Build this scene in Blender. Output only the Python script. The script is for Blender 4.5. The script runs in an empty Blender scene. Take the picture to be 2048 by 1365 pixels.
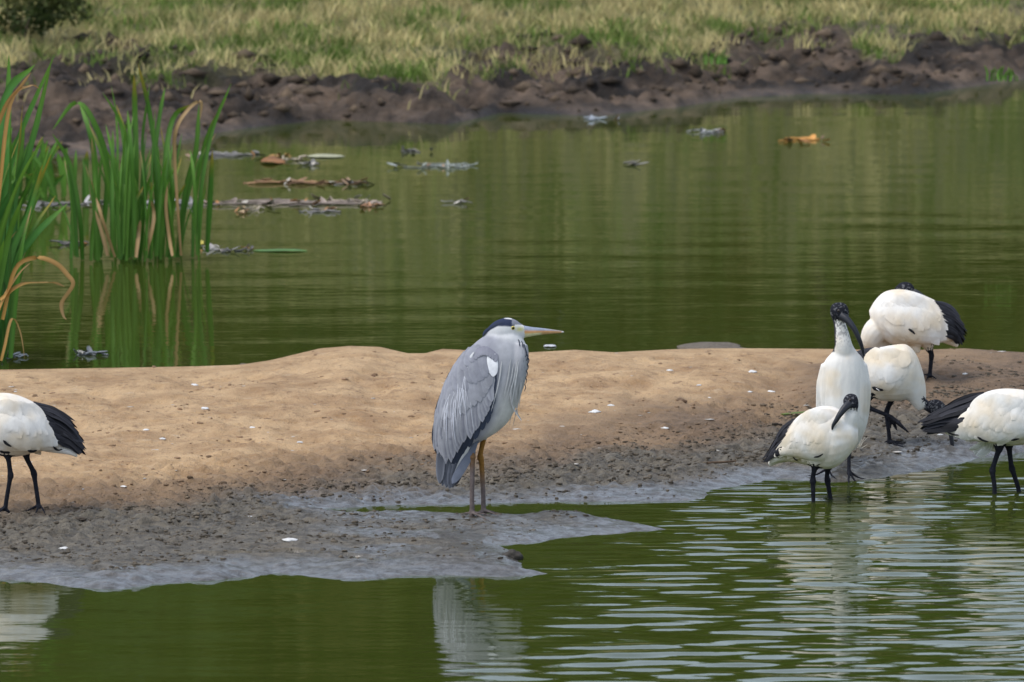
import bpy, math, random
import numpy as np
from mathutils import Vector, kdtree
from mathutils.bvhtree import BVHTree

random.seed(7); RNG = np.random.default_rng(11)
scene = bpy.context.scene
COL = scene.collection

# ------------------------------------------------------------------ camera
FPX, EYE, CX, CY, HZ = 18550.0, 4.5, 1024.0, 682.5, -1355.0
PITCH = math.atan2(CY - HZ, FPX)
cam = bpy.data.cameras.new('camera')
cam.sensor_width = 36.0
cam.lens = 36.0 * FPX / 2048.0
cam.clip_start, cam.clip_end = 0.5, 3000.0
cam.dof.use_dof = True
cam.dof.focus_distance = 35.6
cam.dof.aperture_fstop = 8.5
cam_o = bpy.data.objects.new('camera', cam); COL.objects.link(cam_o)
cam_o.location = (0, 0, EYE); cam_o.rotation_euler = (math.pi / 2 - PITCH, 0, 0)
scene.camera = cam_o

# ------------------------------------------------------------------ light
SUN_EL, SUN_AZ = math.radians(62), math.radians(-118)      # azimuth measured from +Y towards +X
world = bpy.data.worlds.new('World'); scene.world = world; world.use_nodes = True
wn = world.node_tree; wn.nodes.clear()
sky = wn.nodes.new('ShaderNodeTexSky'); sky.sky_type = 'NISHITA'; sky.sun_disc = False
sky.sun_elevation = SUN_EL; sky.sun_rotation = SUN_AZ; sky.dust_density = 1.2; sky.air_density = 1.0
hs = wn.nodes.new('ShaderNodeHueSaturation'); hs.inputs['Saturation'].default_value = 0.62; hs.inputs['Value'].default_value = 1.0
bg = wn.nodes.new('ShaderNodeBackground'); bg.inputs['Strength'].default_value = 0.15
wo = wn.nodes.new('ShaderNodeOutputWorld')
wn.links.new(sky.outputs[0], hs.inputs['Color']); wn.links.new(hs.outputs[0], bg.inputs['Color']); wn.links.new(bg.outputs[0], wo.inputs['Surface'])
sun = bpy.data.lights.new('sun', 'SUN'); sun.energy = 1.1; sun.angle = math.radians(35); sun.color = (1.0, 0.95, 0.87)
sun_o = bpy.data.objects.new('sun', sun); COL.objects.link(sun_o)
sd_ = Vector((math.sin(SUN_AZ) * math.cos(SUN_EL), math.cos(SUN_AZ) * math.cos(SUN_EL), math.sin(SUN_EL)))
sun_o.rotation_euler = sd_.to_track_quat('Z', 'Y').to_euler(); sun_o.location = (0, 30, 30)
vs = scene.view_settings; vs.view_transform = 'Standard'; vs.look = 'None'; vs.exposure = 0.6; vs.gamma = 1.0; vs.use_curve_mapping = False
scene.cycles.use_denoising = True
scene.cycles.max_bounces = 6

# ------------------------------------------------------------------ picture geometry
SP, CP = math.sin(PITCH), math.cos(PITCH)
def ray(px, py):
    px = np.asarray(px, float); py = np.asarray(py, float)
    a = (px - CX) / FPX; b = -(py - CY) / FPX
    return np.stack([a, CP + b * SP, -SP + b * CP], -1)
def on_z(px, py, z=0.0):
    r = ray(px, py); t = (np.asarray(z, float) - EYE) / r[..., 2]
    p = r * t[..., None]; p[..., 2] += EYE
    return p
def at_y(px, py, Y):
    r = ray(px, py); t = np.asarray(Y, float) / r[..., 1]
    p = r * t[..., None]; p[..., 2] += EYE
    return p
def to_px(P):
    P = np.asarray(P, float); x = P[..., 0]; y = P[..., 1]; z = P[..., 2] - EYE
    d = y * CP - z * SP; u = y * SP + z * CP
    return CX + FPX * x / d, CY - FPX * u / d

# ------------------------------------------------------------------ noise
_lat = {}
def vnoise(x, y, seed=0):
    if seed not in _lat: _lat[seed] = np.random.default_rng(1000 + seed).random((256, 256))
    L = _lat[seed]; x = np.asarray(x, float); y = np.asarray(y, float)
    xi = np.floor(x).astype(int); yi = np.floor(y).astype(int); fx = x - xi; fy = y - yi
    fx = fx * fx * fx * (fx * (fx * 6 - 15) + 10); fy = fy * fy * fy * (fy * (fy * 6 - 15) + 10)
    a = L[xi & 255, yi & 255]; b = L[(xi + 1) & 255, yi & 255]; c = L[xi & 255, (yi + 1) & 255]; d = L[(xi + 1) & 255, (yi + 1) & 255]
    return (a * (1 - fx) + b * fx) * (1 - fy) + (c * (1 - fx) + d * fx) * fy
def fbm(x, y, seed=0, octs=4, gain=0.5):
    s = 0; a = 1; t = 0
    for i in range(octs):
        s = s + a * vnoise(np.asarray(x) * 2 ** i + 17.3 * i, np.asarray(y) * 2 ** i - 9.1 * i, seed + i); t += a; a *= gain
    return s / t * 2 - 1
def sstep(a, b, x):
    t = np.clip((np.asarray(x, float) - a) / (b - a), 0, 1); return t * t * (3 - 2 * t)
def lerp(a, b, t): return a + (b - a) * t

# ------------------------------------------------------------------ mesh helpers
def link(o, parent=None):
    COL.objects.link(o)
    if parent is not None: o.parent = parent
    return o
def tag(o, label=None, cat=None, group=None, kind=None):
    if label: o['label'] = label
    if cat: o['category'] = cat
    if group: o['group'] = group
    if kind: o['kind'] = kind
    return o
def empty(name, loc):
    o = bpy.data.objects.new(name, None); o.location = loc; o.empty_display_size = 0.1
    return link(o)
def make(name, V, Fc, mat, parent=None, col=None, extra=None, smooth=True):
    V = np.asarray(V, np.float32).reshape(-1, 3)
    me = bpy.data.meshes.new(name)
    if isinstance(Fc, np.ndarray):
        n, k = Fc.shape
        me.vertices.add(len(V)); me.vertices.foreach_set('co', V.ravel())
        me.loops.add(n * k); me.loops.foreach_set('vertex_index', Fc.astype(np.int32).ravel())
        me.polygons.add(n); me.polygons.foreach_set('loop_start', np.arange(0, n * k, k, dtype=np.int32))
        me.update(calc_edges=True)
    else:
        me.from_pydata([tuple(map(float, v)) for v in V], [], [tuple(map(int, f)) for f in Fc])
    if smooth: me.polygons.foreach_set('use_smooth', np.ones(len(me.polygons), bool))
    if col is not None: setcol(me, 'Col', col)
    if extra is not None:
        for kx, vx in extra.items(): setcol(me, kx, vx)
    me.materials.append(mat); me.update()
    return link(bpy.data.objects.new(name, me), parent)
def setcol(me, name, c):
    c = np.asarray(c, np.float32)
    if c.ndim == 1: c = np.tile(c, (len(me.vertices), 1))
    if c.shape[1] == 3: c = np.concatenate([c, np.ones((len(c), 1), np.float32)], 1)
    a = me.color_attributes.new(name, 'FLOAT_COLOR', 'POINT'); a.data.foreach_set('color', c.ravel())
def gridfaces(nx, ny, off=0):
    i = np.arange(nx - 1)[:, None]; j = np.arange(ny - 1)[None, :]
    a = i * ny + j
    return np.stack([a, a + ny, a + ny + 1, a + 1], -1).reshape(-1, 4) + off
def crom(P, n):
    P = np.asarray(P, float)
    if len(P) == 2: t = np.linspace(0, 1, n + 1)[:, None]; return P[0] * (1 - t) + P[1] * t
    Q = np.vstack([2 * P[0] - P[1], P, 2 * P[-1] - P[-2]]); out = []
    for i in range(1, len(Q) - 2):
        for t in np.arange(n) / n:
            a, b, c, d = Q[i - 1], Q[i], Q[i + 1], Q[i + 2]
            out.append(0.5 * (2 * b + (c - a) * t + (2 * a - 5 * b + 4 * c - d) * t * t + (3 * b - a - 3 * c + d) * t ** 3))
    out.append(P[-1]); return np.array(out)

# ------------------------------------------------------------------ materials
def newmat(name):
    m = bpy.data.materials.new(name); m.use_nodes = True
    nt = m.node_tree; b = nt.nodes['Principled BSDF']; return m, nt, b
def N(nt, t, **kw):
    n = nt.nodes.new(t)
    for k, v in kw.items():
        if k in n.inputs.keys(): n.inputs[k].default_value = v
        else: setattr(n, k, v)
    return n
def mathn(nt, op, a, b=None, clamp=False):
    n = nt.nodes.new('ShaderNodeMath'); n.operation = op; n.use_clamp = clamp
    for i, v in enumerate((a, b)):
        if v is None: continue
        if isinstance(v, (int, float)): n.inputs[i].default_value = v
        else: nt.links.new(v, n.inputs[i])
    return n.outputs[0]
def mixc(nt, f, a, b, blend='MIX'):
    n = nt.nodes.new('ShaderNodeMix'); n.data_type = 'RGBA'; n.blend_type = blend
    for s, v in ((0, f), (6, a), (7, b)):
        if isinstance(v, (int, float)): n.inputs[s].default_value = v
        elif isinstance(v, tuple): n.inputs[s].default_value = v if len(v) == 4 else (*v, 1)
        else: nt.links.new(v, n.inputs[s])
    return n.outputs[2]
def maprange(nt, v, a, b, c=0.0, d=1.0):
    n = nt.nodes.new('ShaderNodeMapRange'); n.inputs[1].default_value = a; n.inputs[2].default_value = b; n.inputs[3].default_value = c; n.inputs[4].default_value = d
    nt.links.new(v, n.inputs[0]); return n.outputs[0]
def objnoise(nt, scale, detail=4.0, stretch=None, rough=0.55):
    tc = nt.nodes.new('ShaderNodeTexCoord'); out = tc.outputs['Object']
    if stretch:
        mp = nt.nodes.new('ShaderNodeMapping'); mp.inputs['Scale'].default_value = stretch; nt.links.new(out, mp.inputs[0]); out = mp.outputs[0]
    n = N(nt, 'ShaderNodeTexNoise', Scale=scale, Detail=detail, Roughness=rough); nt.links.new(out, n.inputs['Vector']); return n.outputs['Fac']
def colmat(name, rough=0.7, var=0.25, vscale=40.0, bump=0.0, bscale=120.0, stretch=None, spec=0.3, sss=0.0, trans=0.0, bdist=0.004):
    m, nt, b = newmat(name)
    at = N(nt, 'ShaderNodeAttribute', attribute_name='Col')
    f = objnoise(nt, vscale, 4.0, stretch)
    g = maprange(nt, f, 0.3, 0.7, 1 - var, 1 + var)
    cm = nt.nodes.new('ShaderNodeVectorMath'); cm.operation = 'SCALE'
    nt.links.new(at.outputs['Color'], cm.inputs[0]); nt.links.new(g, cm.inputs['Scale'])
    nt.links.new(cm.outputs[0], b.inputs['Base Color'])
    b.inputs['Roughness'].default_value = rough; b.inputs['Specular IOR Level'].default_value = spec
    if bump:
        h = objnoise(nt, bscale, 3.0, stretch); bn = N(nt, 'ShaderNodeBump', Strength=bump, Distance=bdist)
        nt.links.new(h, bn.inputs['Height']); nt.links.new(bn.outputs[0], b.inputs['Normal'])
    if trans:
        tr = nt.nodes.new('ShaderNodeBsdfTranslucent'); nt.links.new(cm.outputs[0], tr.inputs['Color'])
        mx = nt.nodes.new('ShaderNodeMixShader'); mx.inputs[0].default_value = trans
        nt.links.new(b.outputs[0], mx.inputs[1]); nt.links.new(tr.outputs[0], mx.inputs[2])
        nt.links.new(mx.outputs[0], nt.nodes['Material Output'].inputs['Surface'])
    return m

# ------------------------------------------------------------------ far ground: pond bed, muddy bank, grass slope, horizon
WL = np.array([(-900, 330), (0, 318), (200, 306), (330, 290), (430, 268), (500, 256), (640, 240), (760, 244), (900, 250), (1000, 228), (1200, 232), (1350, 218), (1480, 196), (1600, 190), (1850, 188), (2048, 160), (2900, 130)], float)
GE = np.array([(-900, 150), (0, 148), (200, 118), (330, 150), (450, 138), (620, 160), (760, 172), (880, 168), (960, 118), (1080, 92), (1250, 120), (1350, 132), (1500, 82), (1650, 70), (1760, 118), (1900, 78), (2048, 66), (2900, 60)], float)
_w = on_z(WL[:, 0], WL[:, 1], 0.0); _g = on_z(GE[:, 0], GE[:, 1], 0.16)
def axis(lo, hi, step, far_lo, far_hi, grow=1.25):
    c = list(np.arange(lo, hi + 1e-6, step)); s = step
    while c[-1] < far_hi: s *= grow; c.append(min(c[-1] + s, far_hi))
    s = step
    while c[0] > far_lo: s *= grow; c.insert(0, max(c[0] - s, far_lo))
    return np.array(c)
def bank_s(x, y):
    yw = np.interp(x, _w[:, 0], _w[:, 1]) + 0.10 * fbm(x * 2.2, x * 0 + 3.1, 31, 3)
    yg = np.interp(x, _g[:, 0], _g[:, 1]) + 0.18 * fbm(x * 1.6, y * 0.8, 35, 3)
    return yw, np.maximum(yg, yw + 0.6)
def ground_z(x, y):
    yw, yg = bank_s(x, y)
    s = (y - yw) / (yg - yw)
    lump = fbm(x * 3.2, y * 2.2, 41, 5, 0.6); rid = 1 - np.abs(fbm(x * 5, y * 4, 47, 3))
    zb = np.interp(s, [-0.02, 0, 0.06, 0.3, 0.55, 0.8, 1.0], [-0.02, 0.0, 0.045, 0.075, 0.115, 0.15, 0.16])
    zb = zb + sstep(0, 0.18, s) * (0.11 * lump + 0.08 * (rid - 0.75) + 0.045 * fbm(x * 7, y * 6, 49, 4, .6) + 0.03 * fbm(x * 22, y * 20, 57, 2)) * (1 - 0.75 * sstep(0.9, 1.6, s))
    t = y - yg
    zf = np.interp(t, [0, 1.5, 4, 7, 11, 20, 45, 120, 700], [0, .05, .16, .75, 1.65, 3.0, 4.0, 5.0, 6.0]) + 0.06 * sstep(2, 8, t) * fbm(x * .5, y * .5, 53, 3)
    z = np.where(s < 0, np.maximum(-0.55, 0.35 * (y - yw)), zb + np.maximum(zf, 0))
    near = np.interp(y, [-500, -20, 4, 12, 16], [4.0, 3.0, 2.75, 0.5, -0.55])
    return np.maximum(z, near)
gx = axis(-4.2, 4.2, 0.024, -700, 700); gy = axis(49.8, 60.0, 0.032, -300, 900)
GX, GY = np.meshgrid(gx, gy, indexing='ij')
GZ = ground_z(GX, GY)
yw, yg = bank_s(GX, GY)
S_ = (GY - yw) / (yg - yw)
mudmask = 1 - sstep(0.75, 1.25, S_ + 0.55 * fbm(GX * 1.8, GY * 1.4, 61, 4))
bare = sstep(0.25, 0.5, fbm(GX * 0.9, GY * 1.1, 67, 4)) * (1 - sstep(1.5, 3.5, GY - yg))
mudmask = np.clip(np.maximum(mudmask, bare * 0.8), 0, 1)
mudmask = np.where(GY < 45, 1, mudmask)
wetm = 1 - sstep(0.01, 0.05, GZ)
cm_ = fbm(GX * 2.5, GY * 2.5, 71, 4)[..., None]
mudc = lerp(np.array([.030, .021, .014]), np.array([.20, .14, .095]), np.clip(cm_ * 1.6 + 0.4, 0, 1))
grc = lerp(np.array([.26, .235, .10]), np.array([.13, .15, .045]), np.clip(fbm(GX * .8, GY * .8, 77, 4)[..., None] + 0.45, 0, 1))
gcol = lerp(grc, mudc, mudmask[..., None])
m, nt, b = newmat('bank soil and turf')
at = N(nt, 'ShaderNodeAttribute', attribute_name='Col'); a2 = N(nt, 'ShaderNodeAttribute', attribute_name='Wet')
f = objnoise(nt, 9.0, 6.0); g_ = maprange(nt, f, 0.3, 0.7, 0.4, 1.5)
cmn = nt.nodes.new('ShaderNodeVectorMath'); cmn.operation = 'SCALE'; nt.links.new(at.outputs['Color'], cmn.inputs[0]); nt.links.new(g_, cmn.inputs['Scale']); nt.links.new(cmn.outputs[0], b.inputs['Base Color'])
sx = N(nt, 'ShaderNodeSeparateColor'); nt.links.new(a2.outputs['Color'], sx.inputs[0])
nt.links.new(maprange(nt, sx.outputs[0], 0, 1, 0.9, 0.5), b.inputs['Roughness'])
bn = N(nt, 'ShaderNodeBump', Strength=1.0, Distance=0.08); nt.links.new(objnoise(nt, 20, 6.0, None, .7), bn.inputs['Height']); nt.links.new(bn.outputs[0], b.inputs['Normal'])
M_ground = m
V = np.stack([GX, GY, GZ], -1).reshape(-1, 3)
ground = make('ground', V, gridfaces(len(gx), len(gy)), M_ground, None, gcol.reshape(-1, 3), {'Wet': np.repeat(wetm.reshape(-1, 1), 3, 1)})
tag(ground, 'muddy pond bank rising to dry grassy slope', 'ground', kind='structure')

# ------------------------------------------------------------------ sandbar
CREST = np.array([(-900, 742), (0, 741), (120, 739), (300, 736), (400, 734), (480, 731), (540, 722), (590, 710), (640, 698), (700, 693), (760, 695), (815, 708), (850, 708), (885, 699), (960, 703), (1060, 706), (1150, 701), (1230, 706), (1340, 700), (1420, 698), (1500, 698), (1640, 699), (1800, 702), (1870, 700), (1930, 698), (2000, 703), (2048, 706), (2900, 715)], float)
HC = np.interp(CREST[:, 0], [0, 400, 560, 700, 820, 1000, 1500, 2048], [.10, .10, .12, .15, .13, .13, .12, .12])
_c = on_z(CREST[:, 0], CREST[:, 1], HC)
LAND = [(-900, 640), (2900, 640), (2900, 880), (2120, 900), (2048, 902), (1960, 915), (1905, 928), (1800, 950), (1740, 960), (1690, 964), (1630, 962), (1560, 960), (1500, 968), (1420, 985), (1395, 1002), (1300, 1004), (1180, 1003), (1050, 1005), (900, 1010), (760, 1012), (650, 1018), (700, 1026), (800, 1022), (930, 1029), (1020, 1030), (1100, 1024), (1160, 1026), (1220, 1038), (1290, 1050), (1340, 1060), (1240, 1068), (1130, 1077), (1060, 1086), (985, 1090), (990, 1095), (1036, 1106), (1046, 1122), (1030, 1136), (1090, 1148), (1000, 1153), (900, 1150), (800, 1152), (700, 1160), (650, 1156), (590, 1150), (545, 1144), (520, 1153), (420, 1163), (330, 1168), (230, 1180), (160, 1176), (80, 1164), (0, 1162), (-200, 1165), (-900, 1170)]
LW = on_z(np.array([p[0] for p in LAND]), np.array([p[1] for p in LAND]), 0.0)[:, :2]
def sdf_poly(x, y, P):
    d = np.full(x.shape, 1e9); ins = np.zeros(x.shape, bool); n = len(P)
    for i in range(n):
        ax, ay = P[i]; bx, by = P[(i + 1) % n]; ex, ey = bx - ax, by - ay
        t = np.clip(((x - ax) * ex + (y - ay) * ey) / (ex * ex + ey * ey), 0, 1)
        d = np.minimum(d, (x - ax - t * ex) ** 2 + (y - ay - t * ey) ** 2)
        cnd = (ay > y) != (by > y)
        ins ^= cnd & (x < ex * (y - ay) / (ey if abs(ey) > 1e-12 else 1e-12) + ax)
    d = np.sqrt(d); return np.where(ins, d, -d)
PUD = [(425, 1105, 62, 3.0), (575, 1100, 45, 2.6), (690, 1102, 52, 3.2), (1120, 1130, 10, 2)]
GREY = np.array([(-900, 1030), (0, 1030), (250, 1010), (500, 985), (700, 960), (900, 945), (1100, 930), (1300, 905), (1500, 880), (1640, 860), (1800, 850), (2048, 850), (2900, 840)], float)
def sand_all(x, y):
    px, py = to_px(np.stack([x, y, np.zeros_like(x) + 0.03], -1))
    sd = sdf_poly(x, y, LW)
    hc = np.interp(x, _c[:, 0], _c[:, 2]); yc = np.interp(x, _c[:, 0], _c[:, 1])
    sd = sd + 0.045 * fbm(x * 5, y * 3.0, 3, 4) + 0.02 * fbm(x * 14, y * 8, 5, 3)
    back = y - yc
    k = np.clip(1 + back / 4.2, 0, 1)
    zf = 0.022 + (hc - 0.022) * k * k * (3 - 2 * k)
    dryz = sstep(0.1, 0.6, k) * (1 - sstep(-0.4, -0.02, back))
    pit = sstep(0.30, 0.55, fbm(x * 5.5, y * 4.0, 16, 3))
    zf = zf + dryz * (0.034 * fbm(x * 1.5, y * 0.9, 9, 4) + 0.024 * fbm(x * 4.5, y * 2.6, 15, 4) - 0.010 * pit + 0.007 * fbm(x * 16, y * 10, 17, 3, .65) - 0.008 * sstep(.3, .6, fbm(x * 11, y * 16, 27, 2)))
    mud = 1 - sstep(0.25, 0.6, k)
    lumpz = 0.25 + 0.75 * sstep(-110, -30, py - np.interp(px, GREY[:, 0], GREY[:, 1])) * (1 - sstep(20, 90, py - np.interp(px, GREY[:, 0], GREY[:, 1])))
    mm = np.maximum(mud, sstep(.2, .5, fbm(x * 1.1, y * .8, 25, 3)) * (1 - sstep(.55, .8, k)))
    zf = zf + mm * (0.010 * fbm(x * 3.5, y * 2.2, 19, 4) + 0.012 * fbm(x * 12, y * 9, 23, 3, 0.65) + lumpz * (0.030 * (np.abs(fbm(x * 15, y * 13, 28, 2)) - .15) + 0.022 * (np.abs(fbm(x * 30, y * 26, 30, 2)) - .15)))
    # mound at the water's edge beside the heron's spit
    for mx, my, rx, ry, h in ((1012, 1112, 34, 14, .030), (255, 1152, 70, 12, .022), (420, 1135, 120, 16, .014), (850, 1130, 160, 14, .012)):
        zf = zf + h * np.exp(-((px - mx) / rx) ** 2 - ((py - my) / ry) ** 2) * (1 + 0.8 * fbm(x * 12, y * 9, 29, 3))
    zb = hc * (1 - (np.maximum(back, 0) / 0.28) ** 2)
    z = np.where(back > 0, zb, zf)
    shore = np.where(sd > 0, z * (1 - np.exp(-sd / 0.11)), sd * 0.35)
    z = np.where(back > 0, zb, shore)
    for mx, my, rx, ry in PUD:
        q = ((px - mx) / rx) ** 2 + ((py - my) / ry) ** 2
        z = np.where(q < 1.6, np.minimum(z, 0.03 * (q - 1) + 0.002 * fbm(x * 20, y * 20, 33, 2)), z)
    return np.maximum(z, -0.3), sd, k, px, py
def sand_z(x, y):
    return float(sand_all(np.array([x]), np.array([y]))[0][0])
sx_ = axis(-3.8, 3.8, 0.0125, -9, 9, 1.4); sy_ = np.concatenate([[31.6, 31.9, 32.2, 32.4], np.arange(32.5, 37.6, 0.0105), np.arange(37.61, 41.3, 0.018), [41.5, 41.7]])
SX, SY = np.meshgrid(sx_, sy_, indexing='ij')
SZ, SDS, SK, SPX, SPY = sand_all(SX, SY)
DAMP = np.array([(-900, 1000), (0, 1000), (200, 985), (400, 965), (600, 940), (800, 925), (900, 915), (1050, 905), (1200, 872), (1400, 845), (1500, 825), (1600, 800), (1720, 765), (1850, 738), (2048, 722), (2900, 720)], float)
dl = np.interp(SPX, DAMP[:, 0], DAMP[:, 1])
nz = fbm(SX * 1.6, SY * 1.1, 81, 5, 0.6)
dry = sstep(-45, 45, dl - SPY + 55 * nz)
gl = np.interp(SPX, GREY[:, 0], GREY[:, 1])
grey = sstep(-28, 28, SPY - gl + 45 * fbm(SX * 2.0, SY * 1.3, 87, 5, 0.6))
film = (1 - sstep(0.02, 0.35, SDS + 0.22 * fbm(SX * 2.6, SY * 2.0, 91, 4))) * sstep(0.15, 0.5, grey)
film = np.maximum(film, sstep(1090, 1130, SPY) * sstep(-0.15, 0.35, fbm(SX * 1.4, SY * 3.5, 95, 4)) * 0.9)
film = np.maximum(film, (1 - sstep(0.004, 0.014, SZ)) * 1.0)
film = np.maximum(film, sstep(960, 1000, SPY) * sstep(560, 760, SPX) * sstep(-0.3, 0.25, fbm(SX * 1.8, SY * 4, 99, 4)) * 0.8)
m, nt, b = newmat('sand and wet mud')
at = N(nt, 'ShaderNodeAttribute', attribute_name='Col'); sc_ = N(nt, 'ShaderNodeSeparateColor'); nt.links.new(at.outputs['Color'], sc_.inputs[0])
n1 = objnoise(nt, 4.0, 7.0, None, 0.68); n2 = objnoise(nt, 22.0, 5.0, None, 0.7); n3 = objnoise(nt, 150.0, 3.0)
sandc = mixc(nt, maprange(nt, n1, 0.36, 0.62), (.34, .205, .098), (.56, .375, .20))
sandc = mixc(nt, maprange(nt, n2, 0.57, 0.70), sandc, (.22, .125, .062))
sandc = mixc(nt, maprange(nt, n3, 0.62, 0.72, 0, 0.7), sandc, (.58, .46, .34))
n5 = objnoise(nt, 12.0, 5.0, (0.7, 1.0, 1.0), 0.75)
sandc = mixc(nt, maprange(nt, n5, 0.60, 0.70, 0, 0.75), sandc, (.20, .115, .058))
sandc = mixc(nt, maprange(nt, n5, 0.40, 0.30, 0, 0.5), sandc, (.60, .46, .31))
dampc = mixc(nt, maprange(nt, n2, 0.35, 0.65), (.125, .082, .048), (.235, .155, .092))
greyc = mixc(nt, maprange(nt, n2, 0.36, 0.62), (.046, .039, .028), (.165, .142, .104))
greyc = mixc(nt, maprange(nt, n1, 0.5, 0.7, 0, 0.5), greyc, (.17, .13, .08))
c1 = mixc(nt, sc_.outputs[0], dampc, sandc); c2 = mixc(nt, sc_.outputs[1], c1, greyc)
c3 = mixc(nt, mathn(nt, 'MULTIPLY', sc_.outputs[2], 0.45), c2, (.075, .070, .062))
nt.links.new(c3, b.inputs['Base Color'])
wr = mathn(nt, 'MULTIPLY', sc_.outputs[2], maprange(nt, n2, 0.28, 0.55))
r0 = mathn(nt, 'SUBTRACT', 0.88, mathn(nt, 'MULTIPLY', sc_.outputs[1], 0.24))
rr = mathn(nt, 'SUBTRACT', r0, mathn(nt, 'MULTIPLY', wr, 0.36), True)
nt.links.new(rr, b.inputs['Roughness'])
b.inputs['IOR'].default_value = 1.5
nt.links.new(wr, b.inputs['Coat Weight']); b.inputs['Coat Roughness'].default_value = 0.13; b.inputs['Coat IOR'].default_value = 1.5
bst = mathn(nt, 'SUBTRACT', 0.75, mathn(nt, 'MULTIPLY', wr, 0.05), True)
n4 = objnoise(nt, 9.0, 6.0, (1.0, 0.6, 1.0), 0.72)
hsum = mathn(nt, 'ADD', mathn(nt, 'ADD', n2, mathn(nt, 'MULTIPLY', n3, 0.35)), mathn(nt, 'MULTIPLY', n4, 1.6))
bn = N(nt, 'ShaderNodeBump', Distance=0.02); nt.links.new(bst, bn.inputs['Strength']); nt.links.new(hsum, bn.inputs['Height']); nt.links.new(bn.outputs[0], b.inputs['Normal']); cbn = N(nt, 'ShaderNodeBump', Strength=0.35, Distance=0.010); nt.links.new(n2, cbn.inputs['Height']); nt.links.new(cbn.outputs[0], b.inputs['Coat Normal'])
M_sand = m
V = np.stack([SX, SY, SZ], -1).reshape(-1, 3)
sandbar = make('sandbar', V, gridfaces(len(sx_), len(sy_)), M_sand, None, np.stack([dry, grey, film], -1).reshape(-1, 3))
tag(sandbar, 'tan sandbar fading to grey wet mud at the water', 'sandbar', kind='structure')

# ------------------------------------------------------------------ water
wx = axis(-3.9, 3.9, 0.038, -90, 90, 1.35); wy = axis(29.5, 54.5, 0.0165, 10, 62, 1.3)
WX, WY = np.meshgrid(wx, wy, indexing='ij')
WPX, WPY = to_px(np.stack([WX, WY, WX * 0], -1))
rip = sstep(880, 1500, WPX + 0.9 * (WPY - 1150)) * sstep(890, 1010, WPY)
rip = rip * (0.62 + 0.75 * sstep(-0.3, 0.4, fbm(WX * 0.9, WY * 0.55, 111, 3)))
calm = 0.10 + 0.10 * sstep(-0.2, 0.5, fbm(WX * .5, WY * .4, 113, 3))
h = np.zeros_like(WX)
rg = np.random.default_rng(5)
for i in range(24):
    lam = rg.uniform(0.07, 0.20) if i < 18 else rg.uniform(.2, .3); th = rg.normal(0, 0.27); k = 2 * math.pi / lam
    ph = rg.uniform(0, 6.28) + 2.0 * fbm(WX * 1.5 + i, WY * .7, 120 + i % 5, 2)
    h += 0.0125 / k * np.sin(k * (WX * math.sin(th) + WY * math.cos(th)) + ph)
h *= rip
h2 = np.zeros_like(WX)
for i in range(9):
    lam = rg.uniform(0.25, 0.9); th = rg.normal(0, 0.25); k = 2 * math.pi / lam
    h2 += 0.010 / k * np.sin(k * (WX * math.sin(th) + WY * math.cos(th)) + rg.uniform(0, 6.28) + 2.0 * fbm(WX * .6, WY * .5, 130 + i % 4, 2))
near = sstep(1150, 1420, WPX) * sstep(925, 965, WPY) * (1 - sstep(1090, 1180, WPY))
for i in range(12):
    lam = rg.uniform(0.05, 0.11); th = rg.normal(0, 0.22); k = 2 * math.pi / lam
    h += near * 0.012 / k * np.sin(k * (WX * math.sin(th) + WY * math.cos(th)) + rg.uniform(0, 6.28) + 1.5 * fbm(WX * 1.2, WY, 140 + i % 4, 2))
h += h2 * calm * 0.9
for (cpx, cpy, amp, lam, dec) in ((1626, 1003, .020, .075, .9), (1661, 1000, .020, .07, .9), (1988, 985, .022, .09, 1.0), (2038, 983, .020, .08, 1.0), (1902, 930, .012, .07, .5)):
    c = on_z(cpx, cpy); rr_ = np.hypot(WX - c[0], WY - c[1]); k = 2 * math.pi / lam
    h += amp / k * np.sin(k * rr_ * (1 - 0.06 * rr_)) * np.exp(-rr_ / dec) * sstep(0.01, 0.06, rr_) * sstep(860, 940, WPY)
m, nt, b = newmat('pond water')
b.inputs['Base Color'].default_value = (.048, .063, .010, 1); b.inputs['Roughness'].default_value = 0.03; b.inputs['IOR'].default_value = 1.333
tc = nt.nodes.new('ShaderNodeTexCoord'); mp = nt.nodes.new('ShaderNodeMapping'); mp.inputs['Scale'].default_value = (2.0, 5.0, 1)
nt.links.new(tc.outputs['Object'], mp.inputs[0]); nn = N(nt, 'ShaderNodeTexNoise', Scale=2.2, Detail=3.0); nt.links.new(mp.outputs[0], nn.inputs['Vector'])
bn = N(nt, 'ShaderNodeBump', Strength=0.05, Distance=0.02); nt.links.new(nn.outputs['Fac'], bn.inputs['Height']); nt.links.new(bn.outputs[0], b.inputs['Normal'])
water = make('water', np.stack([WX, WY, h], -1).reshape(-1, 3), gridfaces(len(wx), len(wy)), m)
tag(water, 'green brown pond water, rippled around the wading birds', 'water', kind='structure')

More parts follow.
